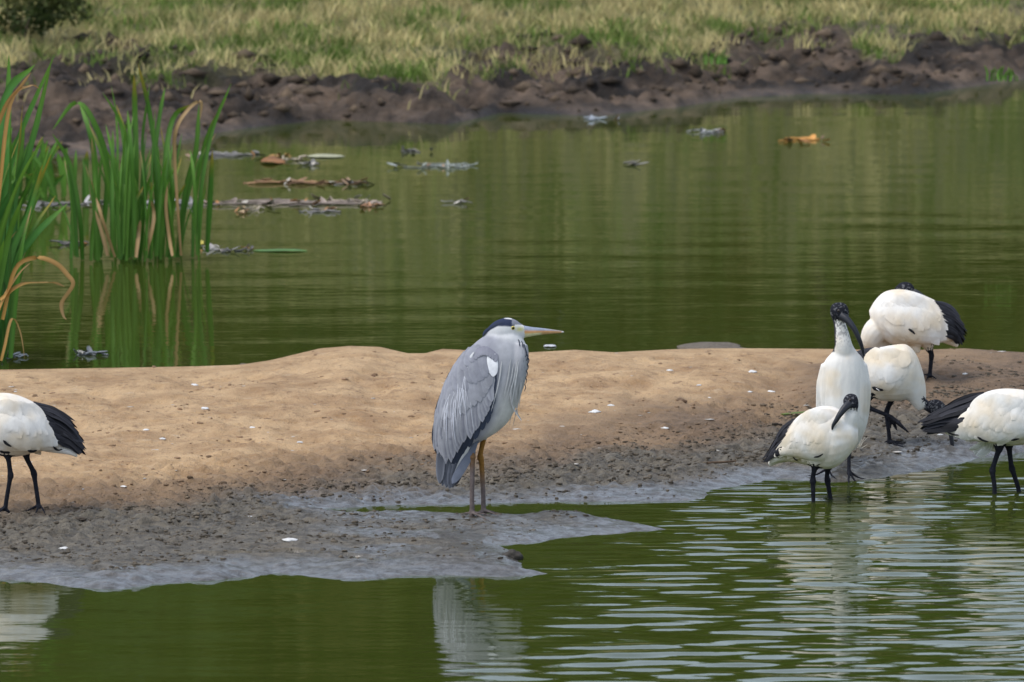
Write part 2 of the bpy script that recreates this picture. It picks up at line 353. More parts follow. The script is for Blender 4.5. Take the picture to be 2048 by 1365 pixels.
# ------------------------------------------------------------------ grass on the far bank (uncountable: stuff)
M_leafy = colmat('grass blades', 0.75, 0.2, 6.0, spec=0.15, trans=0.3)
def blades(n, xs, ys, hmin, hmax, wmin, wmax, cols, seed, bend=0.5):
    r = np.random.default_rng(seed); n = len(xs)
    zs = ground_z(xs, ys); hh = r.uniform(hmin, hmax, n); ww = r.uniform(wmin, wmax, n); an = r.uniform(0, 6.283, n)
    le = r.uniform(0.1, bend, n) * hh; la = r.uniform(0, 6.283, n)
    dx, dy = np.cos(an) * ww / 2, np.sin(an) * ww / 2; lx, ly = np.cos(la) * le, np.sin(la) * le
    z0 = zs - 0.012
    A = np.stack([xs - dx, ys - dy, z0], -1); B = np.stack([xs + dx, ys + dy, z0], -1)
    C = np.stack([xs + dx * .8 + lx * .35, ys + dy * .8 + ly * .35, z0 + hh * .6], -1); D = np.stack([xs - dx * .8 + lx * .35, ys - dy * .8 + ly * .35, z0 + hh * .6], -1)
    E = np.stack([xs + lx, ys + ly, z0 + hh], -1)
    V = np.stack([A, B, C, D, E], 1).reshape(-1, 3); i = np.arange(n)[:, None] * 5
    T = np.concatenate([i + np.array([[0, 1, 2]]), i + np.array([[0, 2, 3]]), i + np.array([[3, 2, 4]])], 0)
    return V, T, np.repeat(cols, 5, 0)
r = np.random.default_rng(21); n = 230000
xs = r.uniform(-6.5, 6.5, n); ys = r.uniform(50.5, 61.5, n)
yw_, yg_ = bank_s(xs, ys); s_ = (ys - yw_) / (yg_ - yw_)
pm = sstep(0.8, 1.2, s_ + 0.55 * fbm(xs * 1.8, ys * 1.4, 61, 4)) * (1 - 0.93 * np.maximum(sstep(0.2, 0.45, fbm(xs * 0.9, ys * 1.1, 67, 4)) * (1 - sstep(1.2, 3.0, ys - yg_)), .8 * sstep(.3, .5, fbm(xs * 2.6, ys * 2.2, 69, 3))))
pm = np.maximum(pm, 0.65 * sstep(0.12, 0.4, fbm(xs * 2.2, ys * 2.0, 141, 3)) * sstep(0.35, 0.6, s_))
keep = r.random(n) < pm * (0.45 + 0.55 * sstep(-.3, .3, fbm(xs * 4, ys * 4, 143, 2)))
xs, ys = xs[keep], ys[keep]; n = len(xs)
gk = np.clip(fbm(xs * 3.0, ys * 2.4, 145, 4, .65) * 2.1 + 0.58 + r.normal(0, .22, n), 0, 1)[:, None]
cols = lerp(np.array([.145, .22, .045]), np.array([.60, .51, .24]), gk) * r.uniform(0.7, 1.2, (n, 1))
cols *= (1 + 0.35 * fbm(xs * 5, ys * 5, 149, 2))[:, None]
V, T, C = blades(n, xs, ys, 0.025, 0.12, 0.007, 0.016, cols, 22, 1.1)
grass = make('bank_grass', V, T, M_leafy, None, C, smooth=False)
tag(grass, 'short straw and green grass covering the far bank', 'grass', kind='stuff')
n = 20000; xs = r.uniform(-22, 22, n); ys = 60.5 + 24 * r.random(n) ** 1.2
gk = np.clip(fbm(xs * .5, ys * .35, 147, 4) * 1.2 + 0.62 + r.normal(0, .2, n), 0, 1)[:, None]
cols = lerp(np.array([.10, .16, .035]), np.array([.40, .36, .16]), gk)
V, T, C = blades(n, xs, ys, 0.12, 0.38, 0.03, 0.09, cols, 23, 0.6)
slope_grass = make('slope_grass', V, T, M_leafy, None, C, smooth=False)
tag(slope_grass, 'longer grass on the slope behind the muddy bank', 'grass', kind='stuff')

# ------------------------------------------------------------------ bushes and trees above the slope (seen mirrored in the pond)
M_leaf = colmat('tree leaves', 0.6, 0.25, 1.5, spec=0.25, trans=0.25)
M_bark = colmat('bark', 0.9, 0.3, 8.0)
def leaf_cloud(clusters, per, size, base, seed):
    r = np.random.default_rng(seed); Vs = []; Cs = []
    for (c, rad) in clusters:
        k = int(per * rad[0] * rad[2]); d = r.normal(size=(k, 3)); d /= np.linalg.norm(d, axis=1)[:, None]
        p = np.array(c) + d * np.array(rad) * (r.random((k, 1)) ** 0.45)
        u = r.normal(size=(k, 3)); u /= np.linalg.norm(u, axis=1)[:, None]; v = np.cross(u, r.normal(size=(k, 3))); v /= np.linalg.norm(v, axis=1)[:, None]
        s = size * r.uniform(0.6, 1.3, (k, 1))
        Vs.append(np.stack([p - u * s, p + v * s * .5, p + u * s, p - v * s * .5], 1).reshape(-1, 3))
        cc = np.array(base) * r.uniform(0.6, 1.45, (k, 1)) * r.uniform(.85, 1.15); cc[:, 0] *= r.uniform(.8, 1.5); Cs.append(np.repeat(cc, 4, 0))
    V = np.concatenate(Vs); return V, np.arange(len(V)).reshape(-1, 4), np.concatenate(Cs)
def limb(P, r0, r1, n=6, seg=6):
    P = crom(P, 4); k = len(P); V = []
    for i, p in enumerate(P):
        t = P[min(i + 1, k - 1)] - P[max(i - 1, 0)]; t /= np.linalg.norm(t); a = np.cross(t, [0.3, 1, 0.1]); a /= np.linalg.norm(a); b_ = np.cross(t, a); rr = r0 + (r1 - r0) * i / (k - 1)
        V += [p + rr * (math.cos(q) * a + math.sin(q) * b_) for q in np.arange(n) * 2 * math.pi / n]
    F = [(i * n + j, i * n + (j + 1) % n, (i + 1) * n + (j + 1) % n, (i + 1) * n + j) for i in range(k - 1) for j in range(n)]
    return np.array(V), np.array(F)
def tree(name, x, y, h, w, base, seed, label, cat, group=None, leaf=None, per=None):
    r = np.random.default_rng(seed); z = float(ground_z(np.array([x]), np.array([y]))[0])
    root = empty(name, (x, y, z))
    cl = []; bush = cat == 'bush'; lo = 0.1
    for i in range(12 if bush else 30):
        a = r.uniform(0, 6.28); q = r.uniform(lo, 0.9); rr = w * 0.5 * math.sqrt(r.random()) * (1.15 - 0.6 * abs(q - .45))
        s = w * r.uniform(.16, .30); cl.append(((rr * math.cos(a), rr * math.sin(a), q * h), (s, s, s * r.uniform(.6, .85))))
    per = per or (420 if bush else 170)
    V, F, C = leaf_cloud(cl, per, leaf or (0.09 if bush else 0.20), base, seed)
    make('crown', V, F, M_leaf, root, C, smooth=False)
    Vs = []; Fs = []; off = 0
    for i in range(1 if bush else 6):
        a = r.uniform(0, 6.28); top = np.array([math.cos(a) * w * .3, math.sin(a) * w * .3, h * r.uniform(.55, .8)]) if i else np.array([0.1, 0.1, h * .8])
        st = np.array([0, 0, -0.1 if i == 0 else h * .2]); v, f_ = limb([st, (st + top) / 2 + r.normal(0, .15, 3) * w * .1, top], .03 * h if i == 0 else .015 * h, .004 * h)
        Vs.append(v); Fs.append(f_ + off); off += len(v)
    V = np.concatenate(Vs); make('trunk', V, np.concatenate(Fs), M_bark, root, np.array([.10, .075, .055]))
    return tag(root, label, cat, group)
TR = [(-13.5, 80, 8.0, 8), (-9.6, 82, 7.8, 6.5), (-6.0, 79, 7.6, 6), (-2.9, 83, 7.4, 5.6), (-0.3, 80, 6.6, 5.4), (2.3, 83, 5.8, 5.4), (4.9, 80, 5.3, 5.2), (7.9, 83, 5.6, 6.0), (11.6, 81, 6.5, 7.5), (-4.6, 90, 7.2, 7), (0.9, 91, 5.4, 7), (6.2, 91, 5.0, 7)]
GREEN = [(.065, .13, .014), (.10, .16, .022), (.08, .14, .018)]
for i, (x, y, hh, w) in enumerate(TR):
    tree('broadleaf_tree', x, y, hh, w, GREEN[i % 3], 300 + i, 'green broadleaf tree at the top of the grassy slope, mirrored in the pond', 'tree', 'trees above the slope')
BU = [(-8.5, 73, 2.6, 4.2), (-5.4, 72, 2.3, 3.4), (-2.6, 73.5, 2.8, 3.4), (0.2, 74, 2.4, 3.2), (2.5, 75.5, 2.2, 3.0), (4.8, 75, 2.4, 3.4), (7.6, 74, 2.6, 3.8), (-7.0, 77, 3.2, 4.4), (-4.0, 77, 3.0, 3.8), (-1.2, 77.5, 3.2, 3.8), (1.4, 78, 3.0, 3.8), (3.6, 78.5, 2.8, 3.6), (6.2, 78, 3.2, 4.2), (9.8, 77, 3.2, 4.6)]
for i, (x, y, hh, w) in enumerate(BU):
    tree('bush', x, y, hh, w, [(.095, .13, .034), (.12, .145, .045), (.08, .12, .028)][i % 3], 330 + i, 'rounded green bush on the grassy slope, mirrored in the pond', 'bush', 'bushes on the slope')
tree('bush', -2.95, 55.4, 0.36, 0.62, (.060, .085, .022), 360, 'low dark green bush in the grass above the reed bed', 'bush', None, .022, 14000)

# ------------------------------------------------------------------ reeds
M_reed = colmat('reed blades', 0.5, 0.12, 9.0, stretch=(1, 1, 0.2), spec=0.35, trans=0.28)
GR0, GR1, YEL, DRY = np.array([.052, .150, .016]), np.array([.135, .285, .036]), np.array([.36, .26, .035]), np.array([.42, .27, .12])
def blade(root, P, wpx, Y, c0, c1, ctip, seed):
    """P: pixels + depth along the blade, from the water up"""
    r = np.random.default_rng(seed)
    Q = crom(np.array(P, float), 5); k = len(Q)
    W = at_y(Q[:, 0], Q[:, 1], Y + Q[:, 2]) - np.array(root.location)
    t = np.linspace(0, 1, k); w = wpx / FPX * Y * np.where(t < .75, 0.8 + 0.25 * np.sin(t * 4), 0.98 * ((1 - t) / .25) ** .7 + 0.05)
    tw = r.uniform(-0.7, 0.7) + r.uniform(-0.8, 0.8) * t
    T = np.gradient(W, axis=0); T /= np.linalg.norm(T, axis=1)[:, None]
    sd = np.stack([np.cos(tw), np.sin(tw), 0 * tw], -1); sd -= T * (sd * T).sum(1)[:, None]; sd /= np.linalg.norm(sd, axis=1)[:, None]
    nn = np.cross(T, sd)
    V = np.stack([W - sd * w[:, None] / 2, W + nn * w[:, None] * .18, W + sd * w[:, None] / 2], 1).reshape(-1, 3)
    c = lerp(np.array(c0), np.array(c1), t[:, None]); c = lerp(c, np.array(ctip), sstep(.72, 1, t)[:, None])
    c = np.repeat(c[:, None], 3, 1); c[:, 1] *= 1.25; c[:, 0] *= r.uniform(.75, 1.0); c[:, 2] *= r.uniform(.8, 1.1)
    return make('blade', V, gridfaces(k, 3), M_reed, root, c.reshape(-1, 3))
def clump(name, px, py, label, group=None):
    p = on_z(px, py, 0.0); o = empty(name, tuple(p)); return tag(o, label, 'reeds', group), float(p[1])
r = np.random.default_rng(77)
c1_, Y1 = clump('reed_clump', 290, 520, 'green reed clump standing in open water with its reflection below')
fixed = [[(142, 522), (146, 420), (150, 350), (152, 300)], [(395, 508), (402, 380), (425, 260), (462, 168)], [(385, 515), (390, 400), (412, 280), (453, 196)], [(414, 505), (420, 400), (425, 300)],
         [(300, 518), (318, 380), (300, 230), (276, 128)], [(270, 518), (272, 350), (270, 230), (268, 150)], [(225, 515), (235, 330), (232, 230), (222, 170)], [(240, 520), (252, 360), (242, 250), (205, 185)],
         [(340, 515), (330, 360), (345, 240), (390, 206)], [(195, 520), (190, 330), (178, 260), (160, 210)], [(200, 515), (215, 340), (185, 240), (150, 206), (105, 260)], [(250, 520), (262, 330), (255, 220)],
         [(355, 515), (372, 380), (392, 300), (398, 210)], [(320, 520), (310, 330), (318, 240), (330, 175)], [(165, 520), (160, 440), (140, 330), (105, 268)], [(280, 520), (290, 380), (285, 280), (300, 165)]]
for i, P in enumerate(fixed):
    d0 = r.uniform(-.12, .12); P3 = [(a, b_, d0 + (r.uniform(-.06, .06) if j else 0)) for j, (a, b_) in enumerate(P)]
    g = r.uniform(0, 1); blade(c1_, P3, r.uniform(7.5, 12), Y1, GR0 * 1.0, lerp(GR0, GR1, g), YEL if r.random() < .35 else GR1, 400 + i)
for i in range(66):
    bx = 285 + r.normal(0, 56); bx = min(max(bx, 150), 420); by = 519 + r.uniform(-10, 6); L = r.uniform(150, 330) * (1 - 0.35 * abs(bx - 280) / 140)
    ln = r.normal((bx - 280) * 0.22, 24); d0 = r.uniform(-.25, .25)
    P3 = [(bx, by, d0), (bx + ln * .18, by - L * .4, d0), (bx + ln * .5, by - L * .75, d0 + r.uniform(-.05, .05)), (bx + ln, by - L, d0 + r.uniform(-.1, .1))]
    q = r.random(); tip = GR1 if q < .5 else YEL if q < .8 else DRY
    a = lerp(GR0, GR1, r.uniform(0, .8)); blade(c1_, P3, r.uniform(3.5, 9), Y1, a * .9, a * 1.15, tip, 430 + i)
for i, P in enumerate([[(290, 515), (305, 455), (307, 420), (297, 392)], [(215, 512), (205, 470), (190, 420)], [(345, 512), (338, 470), (332, 415), (335, 370)], [(362, 512), (350, 330), (352, 260), (380, 215), (402, 205), (400, 240)], [(230, 515), (205, 440), (192, 395)], [(272, 515), (277, 470), (281, 440)]]):
    b_ = blade(c1_, [(a, q, r.uniform(-.2, -.1)) for a, q in P], 8, Y1 - .1, DRY * .9, DRY, DRY, 520 + i)
    b_['label'] = 'dry tan bent reed leaf'
c2_, Y2 = clump('reed_clump', -30, 722, 'tall leaning reed clump rising beside the sandbar edge, with dry drooping leaves')
fx = [[(-10, 722), (30, 540), (55, 430), (100, 290)], [(-20, 722), (20, 520), (60, 420), (85, 330)], [(-30, 715), (10, 560), (70, 470), (135, 408)], [(-40, 720), (-10, 500), (30, 300), (110, 108)], [(-40, 720), (-20, 480), (50, 330), (104, 118)],
      [(-30, 720), (5, 400), (15, 250), (18, 110)], [(-20, 722), (30, 560), (30, 430), (45, 210)], [(-40, 720), (0, 520), (30, 400), (50, 245)], [(5, 722), (14, 640), (20, 560), (75, 400)], [(-60, 720), (-30, 450), (0, 330), (25, 255)],
      [(-60, 720), (-20, 420), (10, 200), (70, 130)], [(-10, 722), (8, 600), (20, 500), (88, 372)], [(-15, 720), (0, 620), (24, 520), (40, 420)]]
for i, P in enumerate(fx):
    d0 = r.uniform(-.15, .15); P3 = [(a, b_, d0 + (r.uniform(-.06, .06) if j else 0)) for j, (a, b_) in enumerate(P)]
    a = lerp(GR0, GR1, r.uniform(0, 1)); a = a * np.array([.8, 1, 1.6]); blade(c2_, P3, r.uniform(11, 19), Y2, a, a * 1.2, YEL if r.random() < .3 else GR1, 560 + i)
for i in range(58):
    bx = -60 + r.normal(0, 45); by = 718 + r.uniform(-14, 8); L = r.uniform(200, 520); ln = r.normal(45, 45); d0 = r.uniform(-.3, .3)
    P3 = [(bx, by, d0), (bx + ln * .25, by - L * .4, d0), (bx + ln * .6, by - L * .75, d0 + r.uniform(-.05, .05)), (bx + ln * 1.05, by - L, d0 + r.uniform(-.1, .1))]
    q = r.random(); a = lerp(GR0, GR1, r.uniform(0, .9)); blade(c2_, P3, r.uniform(7, 14), Y2, a * .9, a * 1.15, GR1 if q < .6 else YEL if q < .8 else DRY, 590 + i)
for i, P in enumerate([[(5, 640), (30, 540), (70, 516), (110, 526), (135, 550), (146, 570), (124, 605), (126, 630), (133, 640)], [(0, 600), (40, 570), (85, 565), (110, 566), (130, 574)], [(2, 722), (10, 690), (20, 645), (30, 640), (42, 670), (50, 722)], [(-10, 640), (10, 590), (40, 545), (62, 525)], [(-20, 300), (10, 215), (40, 175), (62, 145)], [(-5, 420), (20, 210), (60, 172), (80, 178)]]):
    b_ = blade(c2_, [(a, q, -.22) for a, q in P], 9, Y2 - .1, (.40, .22, .05), DRY, DRY, 660 + i); b_['label'] = 'dry brown drooping reed leaf'
c3_, Y3 = clump('reed_clump', 70, 402, 'short reed tuft at the muddy shore behind the taller reeds')
for i in range(46):
    bx = 60 + r.normal(0, 55); by = 400 + r.uniform(-14, 8); L = r.uniform(40, 130); ln = r.normal(0, 32); d0 = r.uniform(-.2, .2)
    a = lerp(GR0, GR1, r.uniform(0, 1)); blade(c3_, [(bx, by, d0), (bx + ln * .4, by - L * .6, d0), (bx + ln, by - L, d0)], r.uniform(7, 12), Y3, a, a * 1.1, YEL if r.random() < .4 else a, 700 + i)
SP_ = [(1430, 126, 'small bright green grass tuft on the mud near the right shore'), (1040, 130, 'bright green weed tuft at the brow of the bare bank'), (2010, 160, 'bright green reed sprout on the grey mud')]
for j, (px, py, lab) in enumerate(SP_):
    p = on_z(px, py, 0.15); zg = 0.0
    for _ in range(12): p = on_z(px, py, zg); zg = float(ground_z(p[None, 0], p[None, 1])[0])
    o = tag(empty('grass_tuft', (p[0], p[1], zg - .01)), lab, 'grass tuft')
    for i in range(22):
        bx = px + r.normal(0, 18); L = r.uniform(10, 30); blade(o, [(bx, py + 3, r.uniform(-.1, .05)), (bx + r.normal(0, 3), py - L * .5, 0), (bx + r.normal(0, 10), py - L, 0)], r.uniform(2.5, 4.5), float(p[1]), GR1 * .7, GR1 * .8, (.25, .27, .08), 760 + j * 20 + i)

# ------------------------------------------------------------------ floating litter
M_litter = colmat('floating litter', 0.55, 0.3, 25.0, spec=0.4)
def litter_leaf(px, py, wpx, dpx, c, seed, label, cat='leaf', name='floating_leaf', group=None, curl=0.02, z=0.003):
    r = np.random.default_rng(seed); p = on_z(px, py, 0.0); s = p[1] / FPX
    nx, ny = 9, 5; u = np.linspace(-1, 1, nx); v = np.linspace(-1, 1, ny); U, Vv = np.meshgrid(u, v, indexing='ij')
    prof = (1 - np.abs(U) ** 2.2) ** .6 * (1 + .25 * fbm(U * 2 + seed, Vv * 0, seed % 40, 2))
    x = U * wpx / 2 * s; y = Vv * prof * dpx / 2 * s / 0.083 + .15 * x * r.uniform(-1, 1); zz = z + curl * (np.abs(Vv) ** 2) * prof + curl * .9 * (fbm(U * 1.5 + seed * 3.1, Vv * 1.5, 150 + seed % 30, 2) + .3)
    cc = np.array(c) * (1 + .3 * fbm(U * 3, Vv * 3, seed % 50, 2))[..., None]
    o = make(name, np.stack([x, y, np.maximum(zz, -.003)], -1).reshape(-1, 3), gridfaces(nx, ny), M_litter, None, cc.reshape(-1, 3)); o.location = p
    md = o.modifiers.new('thickness', 'SOLIDIFY'); md.thickness = 0.002
    return tag(o, label, cat, group)
BR, GY_, PA = (.30, .13, .04), (.23, .215, .20), (.40, .33, .24)
LIT = 'floating leaves and stems beside the reeds'
items = [(545, 326, 50, 8, BR, 'curled brown dead leaf floating between reeds and far bank'), (560, 316, 44, 6, (.42, .24, .08), None), (590, 320, 60, 5, PA, None), (650, 314, 80, 5, (.48, .47, .30), 'pale straw leaf floating beside the curled brown leaf'), (615, 330, 56, 4, GY_, None),
         (470, 312, 200, 6, GY_, 'grey mat of dead stems floating off the left shore'), (610, 367, 260, 7, (.30, .17, .085), 'long brown dead stem floating flat on open water'), (700, 368, 90, 4, GY_, None),
         (560, 408, 400, 6, (.34, .27, .22), 'longest mat of pale dead stems on the water'), (705, 404, 150, 5, PA, None), (740, 416, 42, 7, (.40, .22, .12), None), (640, 424, 110, 4, GY_, None), (520, 422, 70, 7, PA, None), (485, 424, 26, 10, (.45, .32, .18), None),
         (840, 305, 84, 4, GY_, None), (870, 335, 180, 4, (.30, .32, .28), 'thin grey stem floating far out from the reeds'), (420, 500, 60, 9, (.50, .46, .42), 'pale litter caught at the foot of the reed clump'), (400, 492, 14, 8, (.60, .50, .08), 'small yellow petal at the foot of the reed clump'), (470, 503, 70, 6, GY_, None), (560, 503, 110, 3, (.10, .22, .05), 'thin green leaf trailing on the water beside the reeds'),
         (150, 490, 80, 4, GY_, None), (300, 408, 260, 7, (.38, .36, .36), None), (120, 412, 160, 7, GY_, None), (30, 716, 60, 5, (.40, .42, .45), None), (180, 710, 80, 3, (.25, .26, .27), 'pale stalk floating beside the sandbar'),
         (1605, 284, 112, 9, (.50, .24, .06), 'orange dead leaves floating near the far right bank'), (1405, 266, 86, 5, (.45, .45, .45), 'pale grey stick with a brown end floating near the right bank'), (1440, 266, 16, 8, (.25, .12, .05), None), (1205, 240, 80, 4, (.35, .38, .42), 'grey scrap floating under the bare bank'),
         (1760, 186, 150, 6, GY_, 'pale grey log lying at the far right waterline'), (1275, 330, 34, 3, GY_, None), (1100, 694, 26, 3, (.6, .6, .62), 'small white feather floating behind the heron'), (910, 408, 60, 3, GY_, None)]
def litter_mat(px, py, wpx, dpx, c, seed, label, cat, group=None):
    """loose raft of dead stems and leaf scraps"""
    r = np.random.default_rng(seed); p = on_z(px, py, 0.0); sc = p[1] / FPX; root = tag(empty('dead_stem_raft', tuple(p)), label, cat, group)
    L = wpx * sc / 2; dep = dpx * sc / 0.083 / 2
    for i in range(max(3, int(wpx / 28))):
        l = r.uniform(.25, .6) * L; x = r.uniform(-L + l, L - l); y = r.uniform(-dep, dep); a = r.normal(0, .25); n = 7; t = np.linspace(-1, 1, n)
        C = np.stack([x + t * l * math.cos(a), y + t * l * math.sin(a) + .02 * np.sin(t * 2 + i), .003 + r.uniform(0, .008) + .004 * r.normal(size=n)], -1)
        R = tube_ring0(C, r.uniform(.003, .006)); V = np.concatenate(R); k = len(V) // n
        F = np.array([(u * k + v, u * k + (v + 1) % k, (u + 1) * k + (v + 1) % k, (u + 1) * k + v) for u in range(n - 1) for v in range(k)])
        make('stem', V, F, M_litter, root, np.array(c) * r.uniform(.6, 1.3))
    for i in range(max(4, int(wpx / 16))):
        q = r.uniform(.012, .04); x = r.uniform(-L, L); y = r.uniform(-dep, dep); a = r.uniform(0, 3.14); m_ = 5
        U, W = np.meshgrid(np.linspace(-1, 1, m_), np.linspace(-1, 1, 3), indexing='ij'); pr = np.sqrt(np.clip(1 - U ** 2 * .95, 0, 1)) * .5
        X = U * q; Y_ = W * pr * q; Z = .004 + .012 * r.random() * W ** 2 + .012 * r.normal() * U + .01 * r.random()
        c2 = np.array(c) * r.uniform(.7, 1.3) if r.random() < .6 else np.array([(.38, .18, .06), (.52, .48, .40), (.30, .20, .12)][r.integers(3)])
        make('leaf', np.stack([x + X * math.cos(a) - Y_ * math.sin(a), y + X * math.sin(a) + Y_ * math.cos(a), np.maximum(Z, .001)], -1).reshape(-1, 3), gridfaces(m_, 3), M_litter, root, c2)
    return root
def tube_ring0(C, rad, n=5):
    T = np.gradient(C, axis=0); T /= np.linalg.norm(T, axis=1)[:, None]; th = np.arange(n) * 2 * math.pi / n; a = np.cross(T, [0, 0, 1.0]); a /= np.linalg.norm(a, axis=1)[:, None]; b = np.cross(T, a)
    return [C[i] + rad * (np.cos(th)[:, None] * a[i] + np.sin(th)[:, None] * b[i]) for i in range(len(C))]
for i, (px, py, w, d, c, lab) in enumerate(items):
    if lab is None or not any(q in lab for q in ('leaf', 'petal', 'feather')):
        litter_mat(px, py, w, d, c, 800 + i, lab or 'loose scatter of dead reed litter floating on the pond', 'dead stems', None if lab else LIT)
    else:
        litter_leaf(px, py, w, d, c, 800 + i, lab or 'small piece of dead reed litter floating on the pond', 'leaf' if lab else 'reed litter', 'floating_leaf', None if lab else LIT, curl=0.012 if d > 6 else 0.003)

# ------------------------------------------------------------------ crumbled clods on the far bank
r = np.random.default_rng(91); n = 8000
xs = r.uniform(-4.4, 4.4, n); ys = r.uniform(50.2, 58, n); yw_, yg_ = bank_s(xs, ys); s_ = (ys - yw_) / (yg_ - yw_)
ok = (s_ > .03) & (s_ < 1.35) & (fbm(xs * 2, ys * 2, 171, 3) > r.uniform(-.5, .5, n)); xs, ys = xs[ok], ys[ok]; zs = ground_z(xs, ys)
oct_v = np.array([(1, 0, 0), (-1, 0, 0), (0, 1, 0), (0, -1, 0), (0, 0, 1), (0, 0, -1)], float); oct_f = np.array([(0, 2, 4), (2, 1, 4), (1, 3, 4), (3, 0, 4), (2, 0, 5), (1, 2, 5), (3, 1, 5), (0, 3, 5)])
n = len(xs); sz = .010 + .05 * r.random(n) ** 3.5; V = oct_v[None] * (1 + r.normal(0, .25, (n, 6, 1))) * sz[:, None, None] * np.stack([r.uniform(.8, 1.7, n), r.uniform(.8, 1.5, n), r.uniform(.5, 1, n)], -1)[:, None] + np.stack([xs, ys, zs + sz * .2], -1)[:, None]
cc = lerp(np.array([.030, .022, .015]), np.array([.14, .10, .065]), r.random((n, 1)) ** 1.5)
M_bankclod = colmat('bank clods', 0.9, 0.3, 30.0)
tag(make('bank_clods', V.reshape(-1, 3), (oct_f[None] + np.arange(n)[:, None, None] * 6).reshape(-1, 3), M_bankclod, None, np.repeat(cc, 6, 0)), 'crumbled dark clods strewn over the muddy far bank', 'mud', kind='stuff')

# ------------------------------------------------------------------ birds
M_plum = colmat('plumage', 0.9, 0.07, 30.0, bump=0.5, bscale=85.0, stretch=(1.0, 1.0, 0.45), spec=0.12, bdist=0.003)
M_feat = colmat('flight feathers', 0.7, 0.10, 45.0, spec=0.2)
M_bill = colmat('bill horn', 0.42, 0.15, 60.0, bump=0.15, bscale=200.0, spec=0.45)
M_eye = colmat('eye', 0.08, 0.0, 10.0, spec=0.6)
class Bird:
    def __init__(s, name, label, cat, fx, fy, group=None, inwater=False):
        z = 0.0; p = on_z(fx, fy, 0.0)
        if not inwater:
            for _ in range(10): p = on_z(fx, fy, z); z = sand_z(p[0], p[1])
        s.gz = z; s.Y = float(p[1]); s.o = np.array(p); s.root = tag(empty(name, tuple(p)), label, cat, group)
        s.src = []; s.off = 0; s.sc = s.Y / FPX
    def P(s, px, py, d=0.0): return at_y(px, py, s.Y + np.asarray(d, float)) - s.o
    def add(s, V, F, t): s.src.append((np.asarray(V, float), [tuple(q + s.off for q in f) for f in F], t)); s.off += len(V)
    def rings(s, R, t):
        """R: list of rings (n,3) -> closed tube"""
        k, n = len(R), len(R[0]); V = list(np.concatenate(R)); F = [(i * n + j, i * n + (j + 1) % n, (i + 1) * n + (j + 1) % n, (i + 1) * n + j) for i in range(k - 1) for j in range(n)]
        F.append(tuple(range(n))[::-1]); F.append(tuple((k - 1) * n + j for j in range(n))); s.add(V, F, t)
    def loft(s, st, t='body', n=22, sub=4):
        """stations: x1,y1,x2,y2 (two outline pixels), depth centre, depth half-width"""
        Q = crom(np.array(st, float), sub); R = []
        th = np.arange(n) * 2 * math.pi / n
        for q in Q:
            A = s.P(q[0], q[1], q[4]); B = s.P(q[2], q[3], q[4]); c = (A + B) / 2; h_ = (A - B) / 2
            ct, st_ = np.cos(th), np.sin(th); ct = np.sign(ct) * np.abs(ct) ** .9; st_ = np.sign(st_) * np.abs(st_) ** .9
            R.append(c + ct[:, None] * h_ + st_[:, None] * np.array([0, max(q[5], .003), 0]))
        s.rings(R, t)
    def tube(s, pts, t, n=10, sub=5, flat=1.0):
        """points: px,py,depth,radius px"""
        Q = crom(np.array(pts, float), sub); C = s.P(Q[:, 0], Q[:, 1], Q[:, 2]); rad = np.maximum(Q[:, 3], .4) * s.sc
        s.rings(tube_rings(C, rad, n, flat), t)
    def toes(s, px, py, d, spec, r0=3.2):
        """spec: list of (dx px, ddepth m) toe ends on the ground"""
        b = s.P(px, py, d)
        for dx, dd in spec:
            e = b + np.array([dx * s.sc, dd, 0]); g = lambda q: max(sand_z(*(q + s.o)[:2]), -.3) - s.o[2]
            mid = (b + e) / 2; b2 = b + np.array([0, 0, .012]); mid[2] = g(mid) + .008; e[2] = g(e) + .003
            s.rings(tube_rings(crom([b2, mid, e], 4), np.linspace(r0, 1.3, 9) * s.sc, 8), 'leg')
    def body(s, colfn, voxel=0.0036, smooth=5):
        V = np.concatenate([v for v, f, t in s.src]); F = [q for v, f, t in s.src for q in f]
        tags = [t for v, f, t in s.src for _ in v]
        me = bpy.data.meshes.new('tmp'); me.from_pydata([tuple(v) for v in V], [], F); ob = bpy.data.objects.new('tmp', me); COL.objects.link(ob)
        md = ob.modifiers.new('r', 'REMESH'); md.mode = 'VOXEL'; md.voxel_size = voxel; md.use_smooth_shade = True
        dg = bpy.context.evaluated_depsgraph_get(); dg.update(); bm_ = bpy.data.meshes.new_from_object(ob.evaluated_get(dg)); bm_.name = 'body'
        bpy.data.objects.remove(ob); bpy.data.meshes.remove(me)
        n = len(bm_.vertices); X = np.empty(n * 3, np.float32); bm_.vertices.foreach_get('co', X); X = X.reshape(-1, 3).astype(float)
        kd = kdtree.KDTree(len(V))
        for i, v in enumerate(V): kd.insert(v, i)
        kd.balance(); tg = np.array([tags[kd.find(x)[1]] for x in X])
        E = np.empty(len(bm_.edges) * 2, np.int32); bm_.edges.foreach_get('vertices', E); E = E.reshape(-1, 2)
        lam = np.where(np.isin(tg, ['leg', 'bill']), 0.12, np.where(tg == 'head', .4, 0.6))[:, None]; deg = np.bincount(E.ravel(), minlength=n)[:, None].astype(float)
        for _ in range(smooth):
            S = np.stack([np.bincount(E[:, 0], X[E[:, 1], k], n) + np.bincount(E[:, 1], X[E[:, 0], k], n) for k in range(3)], -1) / deg
            X = X + lam * (S - X)
        bm_.vertices.foreach_set('co', X.astype(np.float32).ravel()); bm_.update()
        px, py = to_px(X + s.o); setcol(bm_, 'Col', colfn(px, py, X, tg)); bm_.materials.clear(); bm_.materials.append(M_plum)
        s.bodyo = link(bpy.data.objects.new('body', bm_), s.root); s.X = X
        s.bvh = BVHTree.FromPolygons([tuple(x) for x in X], [tuple(p.vertices) for p in bm_.polygons])
